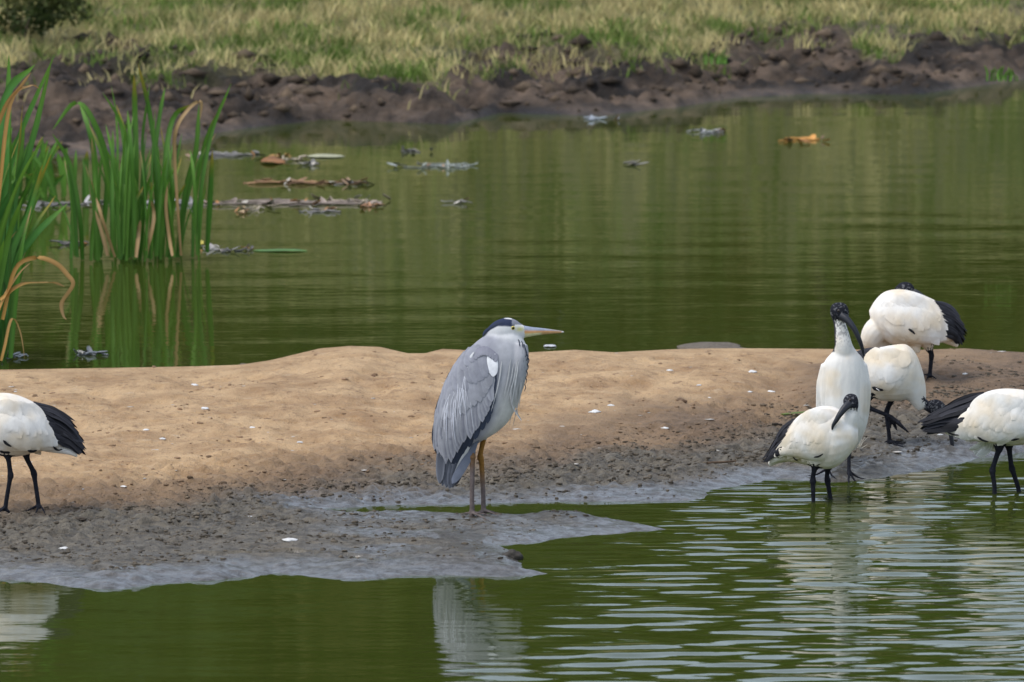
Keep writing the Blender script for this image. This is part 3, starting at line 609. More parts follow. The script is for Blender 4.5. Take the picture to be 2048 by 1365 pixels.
    def surf(s, px, py, side=1):
        a = s.P(px, py, -0.8 * side); b = s.P(px, py, 0.8 * side); d = Vector(b - a).normalized()
        loc, nor, _, _ = s.bvh.ray_cast(Vector(a), d)
        return (None, None) if loc is None else (np.array(loc), np.array(nor))
    def feather(s, path, wpx, c0, c1=None, name='feather', parent=None, side=1, lift=.004, tip=None, edge=None, point=.5, dd=0.0, back=0.5, mat=None, shaft=None, colfn=None, camber=.22):
        Q = crom(np.array(path, float), 6); k = len(Q); C = np.full((k, 3), np.nan); Nn = np.full((k, 3), np.nan)
        for i, q in enumerate(Q):
            l, nr = s.surf(q[0], q[1], side)
            if l is not None: C[i] = l; Nn[i] = nr
        ok = ~np.isnan(C[:, 0]); face = np.array([0, -side, 0.0])
        if not ok.any(): C[:, 1] = 0; Nn[:] = face
        idx = np.arange(k)
        dep = np.interp(idx, idx[ok], C[ok, 1]) if ok.any() else np.zeros(k)
        # soften jumps, drift toward the body's middle once past the edge
        last = idx[ok].max() if ok.any() else 0
        for i in range(last + 1, k): dep[i] = dep[i - 1] * (1 - 0.06 * back)
        dep = np.convolve(np.pad(dep, 2, 'edge'), np.ones(5) / 5, 'valid')
        C = s.P(Q[:, 0], Q[:, 1], dep + dd)
        Nm = np.array([np.interp(idx, idx[ok], Nn[ok, a]) if ok.any() else np.full(k, face[a]) for a in range(3)]).T
        Nm = np.stack([np.convolve(np.pad(Nm[:, a], 3, 'edge'), np.ones(7) / 7, 'valid') for a in range(3)], -1) + face * .6
        T = np.gradient(C, axis=0); T /= np.linalg.norm(T, axis=1)[:, None] + 1e-9
        Nm -= T * (Nm * T).sum(1)[:, None]; Nm /= np.linalg.norm(Nm, axis=1)[:, None] + 1e-9
        W = np.cross(T, Nm); t = np.linspace(0, 1, k)
        w = wpx * s.sc / 2 * (np.minimum(1, .35 + 2.6 * t)) * np.where(t < 1 - point, 1, np.sqrt(np.clip(1 - ((t - 1 + point) / point) ** 2, 0.004, 1)))
        u = np.array([-1, -.5, 0, .5, 1.0])
        lf = lift * (0.35 + 0.65 * t)
        V = C[:, None] + Nm[:, None] * (lf[:, None, None] - (u[None, :, None] ** 2) * (w[:, None, None] * camber)) + W[:, None] * u[None, :, None] * w[:, None, None]
        c0 = np.array(c0); c1 = c0 if c1 is None else np.array(c1)
        c = lerp(c0, c1, t[:, None])
        if tip is not None: c = lerp(c, np.array(tip), sstep(.75, .95, t)[:, None])
        c = np.repeat(c[:, None], 5, 1)
        if edge is not None: c[:, [0, 4]] = lerp(c[:, [0, 4]], np.array(edge), .7)
        if shaft is not None: c[:, 2] = lerp(c[:, 2], np.array(shaft), .6)
        if colfn is not None: c = colfn(*to_px(V.reshape(-1, 3) + s.o))
        return make(name, V.reshape(-1, 3), gridfaces(k, 5), mat or M_feat, parent or s.root, c.reshape(-1, 3))
    def bill(s, pts, cols, n=10, flat=.8):
        Q = crom(np.array(pts, float), 6); C = s.P(Q[:, 0], Q[:, 1], Q[:, 2]); R = tube_rings(C, np.maximum(Q[:, 3], .5) * s.sc, n, flat); k = len(R)
        F = [(i * n + j, i * n + (j + 1) % n, (i + 1) * n + (j + 1) % n, (i + 1) * n + j) for i in range(k - 1) for j in range(n)] + [tuple((k - 1) * n + j for j in range(n))]
        V = np.concatenate(R); t = np.repeat(np.linspace(0, 1, k), n)[:, None]; c = lerp(np.array(cols[0]), np.array(cols[1]), t)
        return make('bill', V, F, M_bill, s.root, c)
    def eye(s, px, py, rpx, iris, side=1, parent=None, proud=.5):
        l, nr = s.surf(px, py, side)
        if l is None: return
        rad = rpx * s.sc; nn = nr + np.array([0, -side * .6, 0]); nn /= np.linalg.norm(nn); c = l - nn * rad * (1 - proud)
        a = np.cross(nn, [0, 0, 1]); a /= np.linalg.norm(a); b = np.cross(nn, a); V = []; C = []; n = 14; k = 9
        for i in range(k):
            ph = i / (k - 1) * math.pi * .62
            for j in range(n):
                th = j * 2 * math.pi / n; V.append(c + rad * (math.cos(ph) * nn + math.sin(ph) * (math.cos(th) * a + math.sin(th) * b))); C.append((.004, .004, .004) if ph < .62 else iris if ph < 1.45 else (.02, .02, .02))
        F = [(i * n + j, i * n + (j + 1) % n, (i + 1) * n + (j + 1) % n, (i + 1) * n + j) for i in range(k - 1) for j in range(n)]
        make('eye', V, F, M_eye, s.root, np.array(C))
def tube_rings(C, rad, n=10, flat=1.0):
    C = np.asarray(C, float); k = len(C); T = np.gradient(C, axis=0); T /= np.linalg.norm(T, axis=1)[:, None] + 1e-9
    a = np.cross(T[0], [0.1, 1, .05]); a /= np.linalg.norm(a); th = np.arange(n) * 2 * math.pi / n; R = []
    for i in range(k):
        a = a - T[i] * (a @ T[i]); a /= np.linalg.norm(a); b = np.cross(T[i], a)
        R.append(C[i] + rad[i] * (np.cos(th)[:, None] * a + flat * np.sin(th)[:, None] * b))
    return R
def plane_noise(px, py, sc, seed): return fbm(px / sc, py / sc, seed, 3)

# ================================================================== grey heron
H = Bird('grey_heron', 'grey heron standing hunched on the mud spit, bill pointing sideways', 'heron', 953, 1031)
H.loft([(975, 668, 1036, 674, .0, .034), (948, 688, 1053, 694, .0, .058), (917, 724, 1057, 722, .0, .078), (895, 768, 1051, 762, .0, .088), (880, 812, 1037, 804, .0, .090), (872, 850, 1018, 842, .0, .084), (872, 884, 992, 866, .0, .070), (876, 912, 958, 886, .0, .050), (884, 938, 930, 918, .0, .028), (892, 955, 912, 940, 0, .014)])
H.tube([(1040, 690, -.02, 16), (1040, 715, -.035, 18), (1036, 750, -.035, 17), (1026, 790, -.02, 14)], 'body', 14)             # folded neck bulging at the breast
H.tube([(1000, 690, 0, 26), (1022, 682, 0, 22), (1036, 700, 0, 20)], 'body', 14)
H.loft([(970, 664, 972, 672, 0, .006), (978, 653, 982, 680, 0, .020), (990, 643, 992, 686, 0, .029), (1005, 637, 1006, 688, 0, .033), (1018, 636, 1019, 684, 0, .032), (1031, 640, 1033, 680, 0, .027), (1042, 648, 1044, 677, 0, .020), (1050, 653, 1051, 675, 0, .013)], 'head', 20)
H.tube([(950, 846, -.035, 15), (949, 872, -.035, 9), (948, 884, -.035, 5.6), (946, 908, -.035, 5.2), (945, 915, -.035, 7.4), (945, 924, -.035, 5.6), (944, 980, -.035, 5.0), (944, 1022, -.035, 5.4), (944, 1034, -.035, 5.6)], 'leg', 10)
H.tube([(978, 842, .035, 15), (971, 868, .035, 9), (967, 880, .035, 5.8), (961, 908, .035, 5.4), (961, 916, .035, 7.4), (963, 926, .035, 5.6), (966, 980, .035, 5.0), (967, 1018, .035, 5.4), (967, 1028, .035, 5.6)], 'leg', 10)
H.toes(944, 1032, -.035, [(40, -.02), (34, -.16), (36, .10), (-26, .02)]); H.toes(967, 1027, .035, [(38, 0), (32, -.13), (34, .12), (-24, .02)])
def heron_col(px, py, X, tg):
    n = len(px); c = np.tile([.34, .345, .385], (n, 1)); nz = plane_noise(px, py, 9, 201)[:, None]
    front = sstep(-6, 22, px - np.interp(py, [690, 730, 780, 830, 870, 900], [985, 990, 992, 985, 965, 945]))[:, None]
    chest = lerp(np.array([.43, .435, .46]), np.array([.66, .65, .60]), sstep(740, 830, py)[:, None])
    c = lerp(c, chest, front)
    streak = (sstep(.25, .5, fbm(px / 2.2, py / 16, 205, 2)) * sstep(1043, 1050, px + (py - 700) * .05) * sstep(676, 690, py) * (1 - sstep(775, 800, py)))[:, None]
    c = lerp(c, np.array([.05, .06, .08]), streak * .85)
    c *= 1 + .10 * nz
    hd = (tg != 'leg') & (py < 692) & (px > 964); hc = np.tile([.74, .74, .74], (n, 1))
    band = (px - 968) / 62
    lo = np.interp(px, [966, 980, 995, 1010, 1022, 1032, 1040], [674, 661, 653, 653, 654, 651, 648]); up = np.interp(px, [966, 980, 995, 1010, 1022, 1032, 1040], [640, 640, 630, 637.5, 639, 641, 644])
    bk = (sstep(-1.5, 1.5, lo - py) * sstep(-1, 1.5, py - up) * (px < 1030))[:, None]
    hc = lerp(hc, np.array([.035, .045, .085]), bk)
    fr = ((px > 1024) & (py < 650))[:, None]; hc = np.where(fr, np.array([.24, .25, .29]), hc)
    yl = (np.exp(-((px - 1040) / 9) ** 2 - ((py - 659) / 5) ** 2))[:, None]; hc = lerp(hc, np.array([.55, .53, .16]), yl * .9)
    c = np.where(hd[:, None], lerp(hc, c, sstep(668, 684, py + (1000 - px) * .28)[:, None]), c)
    lg = tg == 'leg'; lc = lerp(np.array([.20, .115, .055]), np.array([.155, .125, .115]), sstep(915, 950, py)[:, None])
    far = X[:, 1:2] > 0; lc = np.where(far & (py[:, None] < 985), lerp(np.array([.30, .15, .035]), lc, sstep(925, 985, py)[:, None]), lc)
    lc *= 1 + .25 * fbm(px / 3, py / 3, 209, 2)[:, None]
    thigh = (py < 880)[:, None]; return np.where(lg[:, None], np.where(thigh, np.array([.52, .52, .49]), lc), c)
H.body(heron_col)
# bill
def heron_bill():
    st = [(1038, 650, 677), (1050, 652, 675.5), (1064, 654.5, 673), (1080, 656.2, 670.5), (1096, 658, 668.6), (1112, 660.3, 667.4), (1122, 662, 666.6), (1128, 663.6, 665.2)]
    Q = crom(np.array(st, float), 3); n = 12; V = []; C = []
    for i, (x, a, b) in enumerate(Q):
        A = H.P(x, a); B = H.P(x, b); c = (A + B) / 2; h_ = (A - B) / 2; dh = max(np.linalg.norm(h_) * .62, .001)
        for j in range(n):
            th = j * 2 * math.pi / n; q = math.cos(th); V.append(c + q * h_ + math.sin(th) * dh * np.array([0, 1, 0]))
            t = (x - 1038) / 90; up = np.array([.30, .34, .42]) if t < .55 else lerp(np.array([.30, .34, .42]), np.array([.42, .32, .22]), (t - .55) / .45)
            md = np.array([.66, .30, .09]); lw = np.array([.72, .68, .40]) if t < .5 else np.array([.62, .40, .20])
            C.append(up if q > .3 else md if q > -.35 else lw)
            if t > .95: C[-1] = np.array([.66, .62, .60])
    k = len(Q); F = [(i * n + j, i * n + (j + 1) % n, (i + 1) * n + (j + 1) % n, (i + 1) * n + j) for i in range(k - 1) for j in range(n)] + [tuple((k - 1) * n + j for j in range(n))]
    o = make('bill', V, F, M_bill, H.root, np.array(C)); o['label'] = 'dagger bill, grey above and orange below'
heron_bill()
for sd in (1, -1): H.eye(1026, 656.5, 4.6, (.62, .50, .04), sd)
r = np.random.default_rng(31)
SL, SL2, NV, PALE = np.array([.275, .282, .32]), np.array([.345, .35, .38]), np.array([.040, .050, .075]), np.array([.55, .56, .60])
for sd in (1, -1):
    wing = H.feather([(972, 712), (950, 760), (925, 820), (900, 880)], 60, SL, SL, 'wing', side=sd, lift=.003, point=.35)
    def row(n, base, tipc, w, c0, c1, lift, dd=0.0, edge=None, jit=2, shaft=None, tip=None, point=.4):
        B = crom(np.array(base, float), 8); Tt = crom(np.array(tipc, float), 8)
        for i in range(n):
            f = i / (n - 1); b = B[int(f * (len(B) - 1))]; t = Tt[int(f * (len(Tt) - 1))]
            mid = (b + t) / 2 + np.array([(b[1] - t[1]) * .0 - 4, 3]) + r.normal(0, jit * .5, 2); k = r.uniform(.88, 1.1)
            H.feather([b, mid, t + r.normal(0, jit, 2)], w * r.uniform(.9, 1.1), np.array(c0) * k, np.array(c1) * k, 'feather', wing, sd, lift + .0003 * (n - i), camber=.10, edge=edge, shaft=shaft, tip=tip, dd=dd, point=point)
    # primaries and tail
    row(6, [(935, 868), (915, 850), (895, 845)], [(905, 973), (893, 974), (879, 966)], 20, (.105, .115, .14), (.12, .13, .155), .002, edge=(.26, .27, .31), point=.3)
    row(4, [(955, 880), (940, 880)], [(908, 972), (898, 976)], 18, (.13, .15, .19), (.18, .20, .25), .003, point=.3)
    H.feather([(943, 884), (922, 918), (901, 956)], 8, (.66, .67, .66), None, 'feather', wing, sd, .014, point=.4)['label'] = 'white edged lower wing feather'
    # dark flight edge
    row(9, [(990, 742), (985, 775), (968, 815), (948, 842), (925, 862)], [(986, 812), (975, 845), (950, 878), (925, 910), (906, 945)], 15, NV, NV * 1.3, .004, jit=1, point=.4)
    # secondaries / greater coverts
    row(19, [(986, 742), (968, 768), (945, 785), (922, 792), (900, 800), (886, 815)], [(981, 806), (965, 842), (942, 872), (918, 898), (897, 926), (876, 900)], 16, SL2, SL2 * 1.12, .005, edge=(.42, .42, .44), jit=1.5, shaft=(.2, .2, .24))
    row(15, [(980, 722), (962, 735), (940, 745), (918, 752), (902, 765)], [(980, 770), (964, 800), (940, 818), (915, 832), (888, 842)], 18, SL, SL2, .0062, edge=(.36, .37, .40))
    row(10, [(972, 705), (952, 705), (932, 712), (915, 730)], [(978, 748), (958, 765), (934, 776), (905, 790)], 22, SL * .97, SL * 1.03, .007, edge=(.33, .34, .37))
    row(9, [(958, 690), (940, 695), (922, 715), (905, 745), (893, 775)], [(950, 728), (930, 742), (905, 778), (888, 815), (876, 858)], 24, SL, SL, .0055, edge=(.33, .34, .38))
    row(6, [(900, 765), (890, 790), (882, 815)], [(882, 880), (876, 905), (870, 900)], 18, SL * .9, SL * .85, .005, edge=(.40, .42, .46))
    # shoulder: dark wrist knob and white patch
    for i in range(9):
        a = i / 8; x = 946 + 42 * a; y = 706 - 13 * math.sin(a * 3.1)
        H.feather([(x, y), (x + 1, y + 9), (x + 1 + 3 * a, y + 19)], 15, (.235, .235, .28), (.27, .275, .315), 'feather', wing, sd, .009, point=.7)
    for i in range(8):
        a = i / 7; q = H.feather([(976 + 13 * a, 708), (978 + 13 * a, 728), (981 + 11 * a, 748 + 6 * math.sin(3 * a))], 10, (.88, .88, .88), (.82, .83, .85), 'feather', wing, sd, .0105, point=.5)
    H.feather([(946, 722), (943, 716), (950, 706)], 5, (.7, .7, .7), None, 'feather', wing, sd, .013)
    # pale scapular plumes
    for i in range(26):
        x = r.uniform(896, 945); y = np.interp(x, [898, 945], [770, 728]) + r.uniform(-8, 22); L = r.uniform(55, 120); ln = r.uniform(-26, 6)
        H.feather([(x, y), (x + ln * .55 - 3, y + L * .5), (x + ln + 2, y + L)], r.uniform(1.3, 2.4), PALE * r.uniform(.85, 1.25), None, 'plume', H.root, sd, .012, point=.7)
    for i in range(11):   # breast plumes
        x = r.uniform(1000, 1046); y = r.uniform(715, 765); L = r.uniform(50, 100); ln = -L * .16 + r.uniform(-8, 6)
        H.feather([(x, y), (x + ln * .4, y + L * .5), (x + ln, y + L)], r.uniform(1.8, 3.2), np.array([.62, .62, .61]) * r.uniform(.75, 1.1), None, 'plume', H.root, sd, .008, point=.7)
    H.feather([(1022, 770), (1022, 808), (1041, 844)], 3.2, (.68, .66, .64), None, 'plume', H.root, sd, .012, point=.6)
    H.feather([(1034, 770), (1030, 800), (1032, 836)], 2.6, (.62, .60, .58), None, 'plume', H.root, sd, .012, point=.6)
    for i in range(3, 14):   # dark throat dashes
        f = i / 13; x = np.interp(f, [0, .15, .35, .7, 1], [1016, 1030, 1046, 1055, 1048]); y = np.interp(f, [0, .15, .35, .7, 1], [680, 676, 684, 715, 768])
        H.feather([(x, y), (x + 2, y + 7), (x + (3 if f < .5 else -2), y + 15)], 2.6, (.04, .05, .075), None, 'plume', H.root, sd, .006, point=.6)
    for i in range(6):   # nape crest
        H.feather([(1004 - 3 * i, 646 + i), (986 - 3 * i, 653 + 2 * i), (972 - i, 664 + i * 2)], 6, (.03, .04, .07), None, 'plume', H.root, sd, .004, point=.6)

# ================================================================== ibises
CREAM, WHT, BLK = np.array([.82, .705, .535]), np.array([.88, .85, .79]), np.array([.018, .018, .022])
def white_col(px, py, whiter=0.0):
    return lerp(WHT, CREAM, np.clip(.5 + 1.1 * plane_noise(px, py, 34, 221) - whiter, 0, 1)[:, None])
def ibis_col(whiter=0.0, headfn=None, speck=None):
    def f(px, py, X, tg):
        n = len(px); c = white_col(px, py, whiter)
        hd = (tg == 'head')[:, None]; sp = sstep(.28, .42, fbm(px / 2.3, py / 2.3, 225, 2))[:, None]
        c = np.where(hd, lerp(np.array([.020, .021, .027]), np.array([.26, .26, .27]), sp * .55), c)
        if speck is not None:
            d = speck(px, py)[:, None]; sp2 = sstep(-.05, .25, fbm(px / 2.6, py / 3.4, 227, 2))[:, None]
            c = np.where(hd, c, lerp(c, np.array([.05, .05, .06]), np.clip(d * (sp2 * .9 + sstep(.75, 1, d)), 0, 1)))
        lg = (tg == 'leg')[:, None]; lc = np.array([.017, .018, .024]) * (1 + .5 * fbm(px / 3, py / 3, 229, 2)[:, None])
        return np.where(lg, lc, c)
    return f
BC = ((.020, .022, .029), (.014, .016, .023))
def wingset(B, outline, n, w, lift=.006, sides=(1, -1), c=WHT, seed=0, whiter=0.05):
    """rows of broad white feathers: outline = list of rows (base curve, tip curve)"""
    r = np.random.default_rng(seed)
    for sd in sides:
        wing = None
        for ri, (bc, tc_) in enumerate(outline):
            Bc = crom(np.array(bc, float), 8); Tc = crom(np.array(tc_, float), 8)
            for i in range(n):
                f = i / (n - 1); b = Bc[int(f * (len(Bc) - 1))]; t = Tc[int(f * (len(Tc) - 1))]; k = WHT; kk = r.uniform(.95, 1.0)
                o = B.feather([b, (b + t) / 2 + r.normal(0, 1, 2), t + r.normal(0, 3.5, 2)], w * r.uniform(1.0, 1.5), k, k, 'wing' if wing is None else 'feather', wing or B.root, sd, lift * .35 + .0014 * ri, point=.6, mat=M_plum, camber=.14, colfn=lambda a, b_: white_col(a, b_, whiter) * kk)
                if wing is None: wing = o
def plumes(B, bases, tips, n, w, seed, sides=(1, -1), lift=.012, c=BLK, dd=0.0, jit=3, bow=(3, -3), name='plume', vary=(.7, 2.0)):
    r = np.random.default_rng(seed); Bc = crom(np.array(bases, float), 8); Tc = crom(np.array(tips, float), 8)
    for sd in sides:
        for i in range(n):
            f = i / max(n - 1, 1); b = Bc[int(f * (len(Bc) - 1))]; t = Tc[int(f * (len(Tc) - 1))] + r.normal(0, jit, 2); q = np.array(c) * r.uniform(*vary)
            B.feather([b, (b + t) / 2 + np.array(bow) + r.normal(0, 1, 2), t], w * r.uniform(.8, 1.2), q, q, name, B.root, sd, lift + .002 * (i % 4), point=.55, edge=q * 1.8 + .008, dd=dd, back=1.0)
def bulge(B, st, d=.075, h=.05):
    for sd in (-1, 1): B.loft([(a, b_, c_, e_, sd * d * k_, h * k_) for a, b_, c_, e_, k_ in st], 'body', 18)
def blackmark(B, pts, w, sides=(1,)):
    for sd in sides: B.feather(pts, w, BLK * .8, None, 'feather', B.root, sd, .017, point=.6)
IB = 'white ibises around the sandbar'
# --- E: far one-legged ibis preening, head behind its back
E = Bird('sacred_ibis', 'white ibis on one leg at the sandbar crest, black head tucked behind its back', 'ibis', 1860, 755)
E.loft([(1738, 622, 1742, 642, .0, .03), (1750, 602, 1756, 668, 0, .085), (1768, 585, 1778, 686, 0, .11), (1792, 579, 1800, 694, 0, .12), (1822, 582, 1828, 693, 0, .12), (1855, 594, 1858, 690, 0, .11), (1880, 608, 1884, 682, 0, .08), (1900, 634, 1902, 678, 0, .045), (1912, 660, 1912, 684, 0, .02)])
E.tube([(1880, 672, 0, 12), (1900, 682, 0, 9), (1916, 693, 0, 4)], 'body')
E.tube([(1772, 650, -.01, 26), (1752, 662, -.02, 26), (1743, 680, -.01, 22), (1755, 690, .03, 19), (1775, 670, .09, 15), (1788, 630, .12, 13), (1796, 600, .12, 12), (1800, 590, .115, 11)], 'body', 14)
E.loft([(1785, 586, 1787, 598, .115, .012), (1791, 575, 1794, 597, .115, .024), (1801, 566, 1804, 594, .115, .028), (1813, 564, 1815, 592, .115, .026), (1823, 568, 1824, 590, .115, .018), (1829, 576, 1828, 588, .115, .01)], 'head', 16)
E.bill([(1820, 581, .115, 5.5), (1838, 588, .10, 5), (1856, 606, .10, 4), (1866, 622, .085, 2.5), (1870, 634, .075, 1)], BC)
E.tube([(1856, 680, 0, 16), (1858, 696, 0, 9), (1862, 706, 0, 5.6), (1863, 712, 0, 6), (1862, 724, 0, 4.6), (1860, 745, 0, 4.4), (1859, 758, 0, 4.6)], 'leg')
E.tube([(1848, 672, 0, 22), (1856, 690, 0, 14), (1858, 699, 0, 8)], 'body')
E.tube([(1826, 676, -.03, 16), (1832, 696, -.03, 10), (1838, 706, -.03, 5)], 'body')
E.toes(1859, 756, 0, [(-8, -.05), (14, -.03), (-14, .03), (6, .06)], 3)
bulge(E, [(1764, 628, 1768, 655, .7), (1785, 612, 1790, 676, 1), (1820, 608, 1825, 687, 1.06), (1860, 616, 1864, 689, 1.0), (1890, 636, 1892, 684, .75), (1906, 660, 1905, 680, .35)])
bulge(E, [(1768, 594, 1772, 612, .6), (1790, 585, 1796, 622, .85), (1825, 588, 1830, 628, .9), (1860, 602, 1864, 632, .75), (1880, 616, 1882, 632, .4)], .07, .05)
E.body(ibis_col(0.0))
wingset(E, [([(1768, 630), (1800, 640), (1840, 640)], [(1808, 686), (1850, 690), (1898, 680)]), ([(1765, 605), (1800, 612), (1845, 618)], [(1800, 650), (1848, 658), (1895, 662)]), ([(1770, 590), (1800, 590), (1840, 596)], [(1812, 612), (1850, 622), (1884, 640)])], 7, 24, seed=41)
plumes(E, [(1868, 604), (1880, 620), (1888, 650), (1890, 672)], [(1916, 640), (1924, 665), (1924, 686), (1914, 688)], 14, 9, 42, bow=(5, -4))
blackmark(E, [(1817, 658), (1824, 662), (1830, 667)], 5)
# --- B: upright ibis facing the camera
Bb = Bird('sacred_ibis', 'upright white ibis seen from the front with raised black head', 'ibis', 1690, 948)
Bb.loft([(1671, 688, 1703, 688, .0, .028), (1664, 705, 1714, 704, .02, .045), (1650, 722, 1726, 718, .05, .085), (1640, 748, 1735, 742, .08, .12), (1634, 782, 1739, 778, .10, .14), (1634, 815, 1738, 812, .11, .15), (1640, 848, 1735, 845, .12, .15), (1654, 878, 1724, 876, .13, .12), (1672, 902, 1710, 900, .14, .06)])
Bb.loft([(1640, 800, 1736, 800, .20, .12), (1652, 835, 1726, 835, .30, .11), (1666, 862, 1712, 862, .40, .06), (1678, 880, 1700, 880, .47, .02)])
Bb.loft([(1642, 728, 1668, 732, .06, .04), (1634, 765, 1664, 765, .08, .07), (1632, 815, 1660, 815, .12, .08), (1638, 850, 1656, 850, .2, .06)])
Bb.loft([(1712, 724, 1734, 728, .06, .04), (1712, 765, 1740, 765, .08, .07), (1716, 812, 1740, 812, .12, .08), (1716, 850, 1734, 850, .2, .06)])
Bb.tube([(1690, 712, .02, 25), (1687, 692, 0, 18.5), (1684, 672, 0, 15.5), (1680, 652, 0, 12.5), (1677, 640, 0, 11.5), (1676, 628, .0, 12)], 'body', 14)
Bb.loft([(1664, 640, 1692, 644, .0, .020), (1661, 630, 1697, 636, -.005, .031), (1660, 620, 1698, 624, -.005, .035), (1663, 611, 1694, 612, -.003, .031), (1670, 606, 1687, 606, 0, .018)], 'head', 16)
Bb.bill([(1682, 632, -.030, 9), (1694, 640, -.045, 7.5), (1707, 656, -.06, 6), (1717, 676, -.065, 5), (1724, 695, -.06, 3.8), (1727, 712, -.055, 1.6)], BC)
Bb.tube([(1702, 872, .08, 15), (1700, 890, .06, 5.5), (1699, 900, .05, 5.5), (1698, 915, .03, 4.0), (1698, 940, .0, 4.2), (1698, 950, 0, 4.6)], 'leg')
Bb.tube([(1660, 872, .08, 15), (1660, 890, .06, 5.5), (1660, 900, .05, 5.5), (1658, 915, .04, 4.0), (1656, 938, .02, 4.2), (1655, 944, .02, 4.6)], 'leg')
Bb.toes(1698, 949, 0, [(22, -.06), (-4, -.14), (36, .02), (2, .07)]); Bb.toes(1655, 943, .02, [(18, -.05), (-2, -.13), (-44, .02), (2, .07)])
Bb.body(ibis_col(.55, speck=lambda px, py: np.clip((1 - sstep(640, 712, py)) * .75 + sstep(-2, 3, np.interp(py, [630, 660, 690, 710], [1667, 1671, 1673, 1668]) - px) * (py < 705) * 1.0, 0, 1) * (py < 725)))
for sd in (1, -1): Bb.eye(1677, 622, 3.2, (.05, .03, .02), sd)
wingset(Bb, [([(1642, 740), (1650, 735)], [(1637, 830), (1650, 842)]), ([(1722, 738), (1731, 745)], [(1722, 842), (1735, 830)])], 5, 17, lift=.003, sides=(1,), seed=51, whiter=.55)
plumes(Bb, [(1668, 820), (1700, 820)], [(1672, 890), (1700, 890)], 8, 12, 52, sides=(-1,))
# --- D: walking ibis, head lowered
D = Bird('sacred_ibis', 'white ibis walking with one foot lifted and black head lowered to the mud', 'ibis', 1778, 889)
D.loft([(1702, 716, 1702, 730, 0, .02), (1716, 705, 1716, 768, 0, .06), (1736, 700, 1736, 790, 0, .10), (1762, 695, 1758, 801, 0, .12), (1790, 690, 1784, 803, 0, .12), (1814, 690, 1800, 802, 0, .11), (1833, 710, 1812, 800, 0, .09), (1846, 745, 1820, 806, 0, .065), (1852, 778, 1828, 815, 0, .045), (1851, 804, 1836, 822, 0, .028), (1848, 815, 1840, 822, 0, .016)])
D.tube([(1842, 806, 0, 11), (1852, 812, 0, 9.5), (1864, 818, 0, 9)], 'head', 12)
D.loft([(1852, 806, 1854, 824, 0, .018), (1862, 801, 1864, 829, 0, .027), (1874, 799, 1876, 832, 0, .030), (1885, 804, 1884, 832, 0, .024), (1892, 812, 1889, 830, 0, .014)], 'head', 16)
D.bill([(1883, 820, 0, 9), (1891, 834, 0, 7), (1897, 850, -.01, 5.5), (1902, 872, -.015, 4.6), (1904, 886, -.015, 4.2), (1905, 897, -.015, 2.8)], BC)
D.tube([(1745, 782, -.05, 14), (1742, 793, -.05, 7), (1734, 804, -.05, 5.4), (1735, 812, -.05, 6), (1745, 819, -.05, 4.8), (1770, 829, -.05, 4.4), (1784, 836, -.05, 5)], 'leg')
D.tube([(1784, 836, -.05, 4.6), (1800, 850, -.06, 4.2), (1818, 866, -.06, 1.6)], 'leg', 8); D.tube([(1784, 836, -.05, 4.2), (1790, 852, -.04, 3.6), (1794, 862, -.04, 1.5)], 'leg', 8); D.tube([(1784, 836, -.05, 4.2), (1798, 846, -.09, 3.6), (1812, 861, -.11, 1.5)], 'leg', 8); D.tube([(1780, 834, -.05, 3.6), (1780, 848, -.04, 3), (1782, 858, -.04, 1.2)], 'leg', 8)
D.tube([(1788, 786, .04, 15), (1783, 800, .04, 7), (1776, 816, .04, 5.4), (1773, 826, .03, 6), (1774, 838, .02, 4.6), (1778, 870, 0, 4.4), (1779, 890, 0, 4.8)], 'leg')
D.toes(1779, 888, 0, [(40, -.03), (34, -.12), (36, .06), (-10, .02)])
bulge(D, [(1712, 728, 1712, 756, .45), (1735, 722, 1735, 780, .8), (1762, 718, 1760, 787, 1.04), (1790, 720, 1786, 782, 1.04), (1812, 730, 1806, 768, .8), (1822, 742, 1818, 758, .5)])
bulge(D, [(1735, 706, 1735, 726, .6), (1765, 699, 1763, 735, .9), (1795, 697, 1792, 735, .9), (1816, 706, 1810, 730, .6)], .06, .05)
D.body(ibis_col(.12))
D_ = np.random.default_rng(3)
for i in range(10): D.feather([(1842 + i, 800 + D_.uniform(-3, 8)), (1847 + i, 797 + i), (1846 + 1.6 * i, 792 + 2 * i)], 2.2, (.04, .04, .05), None, 'plume', D.root, 1, .004)
wingset(D, [([(1738, 748), (1765, 755), (1795, 750)], [(1716, 768), (1745, 784), (1772, 786)]), ([(1750, 722), (1785, 725), (1812, 730)], [(1722, 745), (1755, 757), (1790, 765)]), ([(1760, 704), (1790, 700), (1815, 705)], [(1728, 722), (1762, 728), (1798, 738)])], 7, 24, seed=61)
plumes(D, [(1760, 698), (1752, 702), (1740, 708)], [(1706, 716), (1704, 722), (1706, 730)], 8, 8, 62, jit=2, bow=(0, -2))
blackmark(D, [(1745, 774), (1755, 777), (1768, 777)], 8); D.feather([(1753, 775), (1757, 776), (1761, 777)], 2.4, (.7, .7, .7), None, 'feather', D.root, 1, .024)
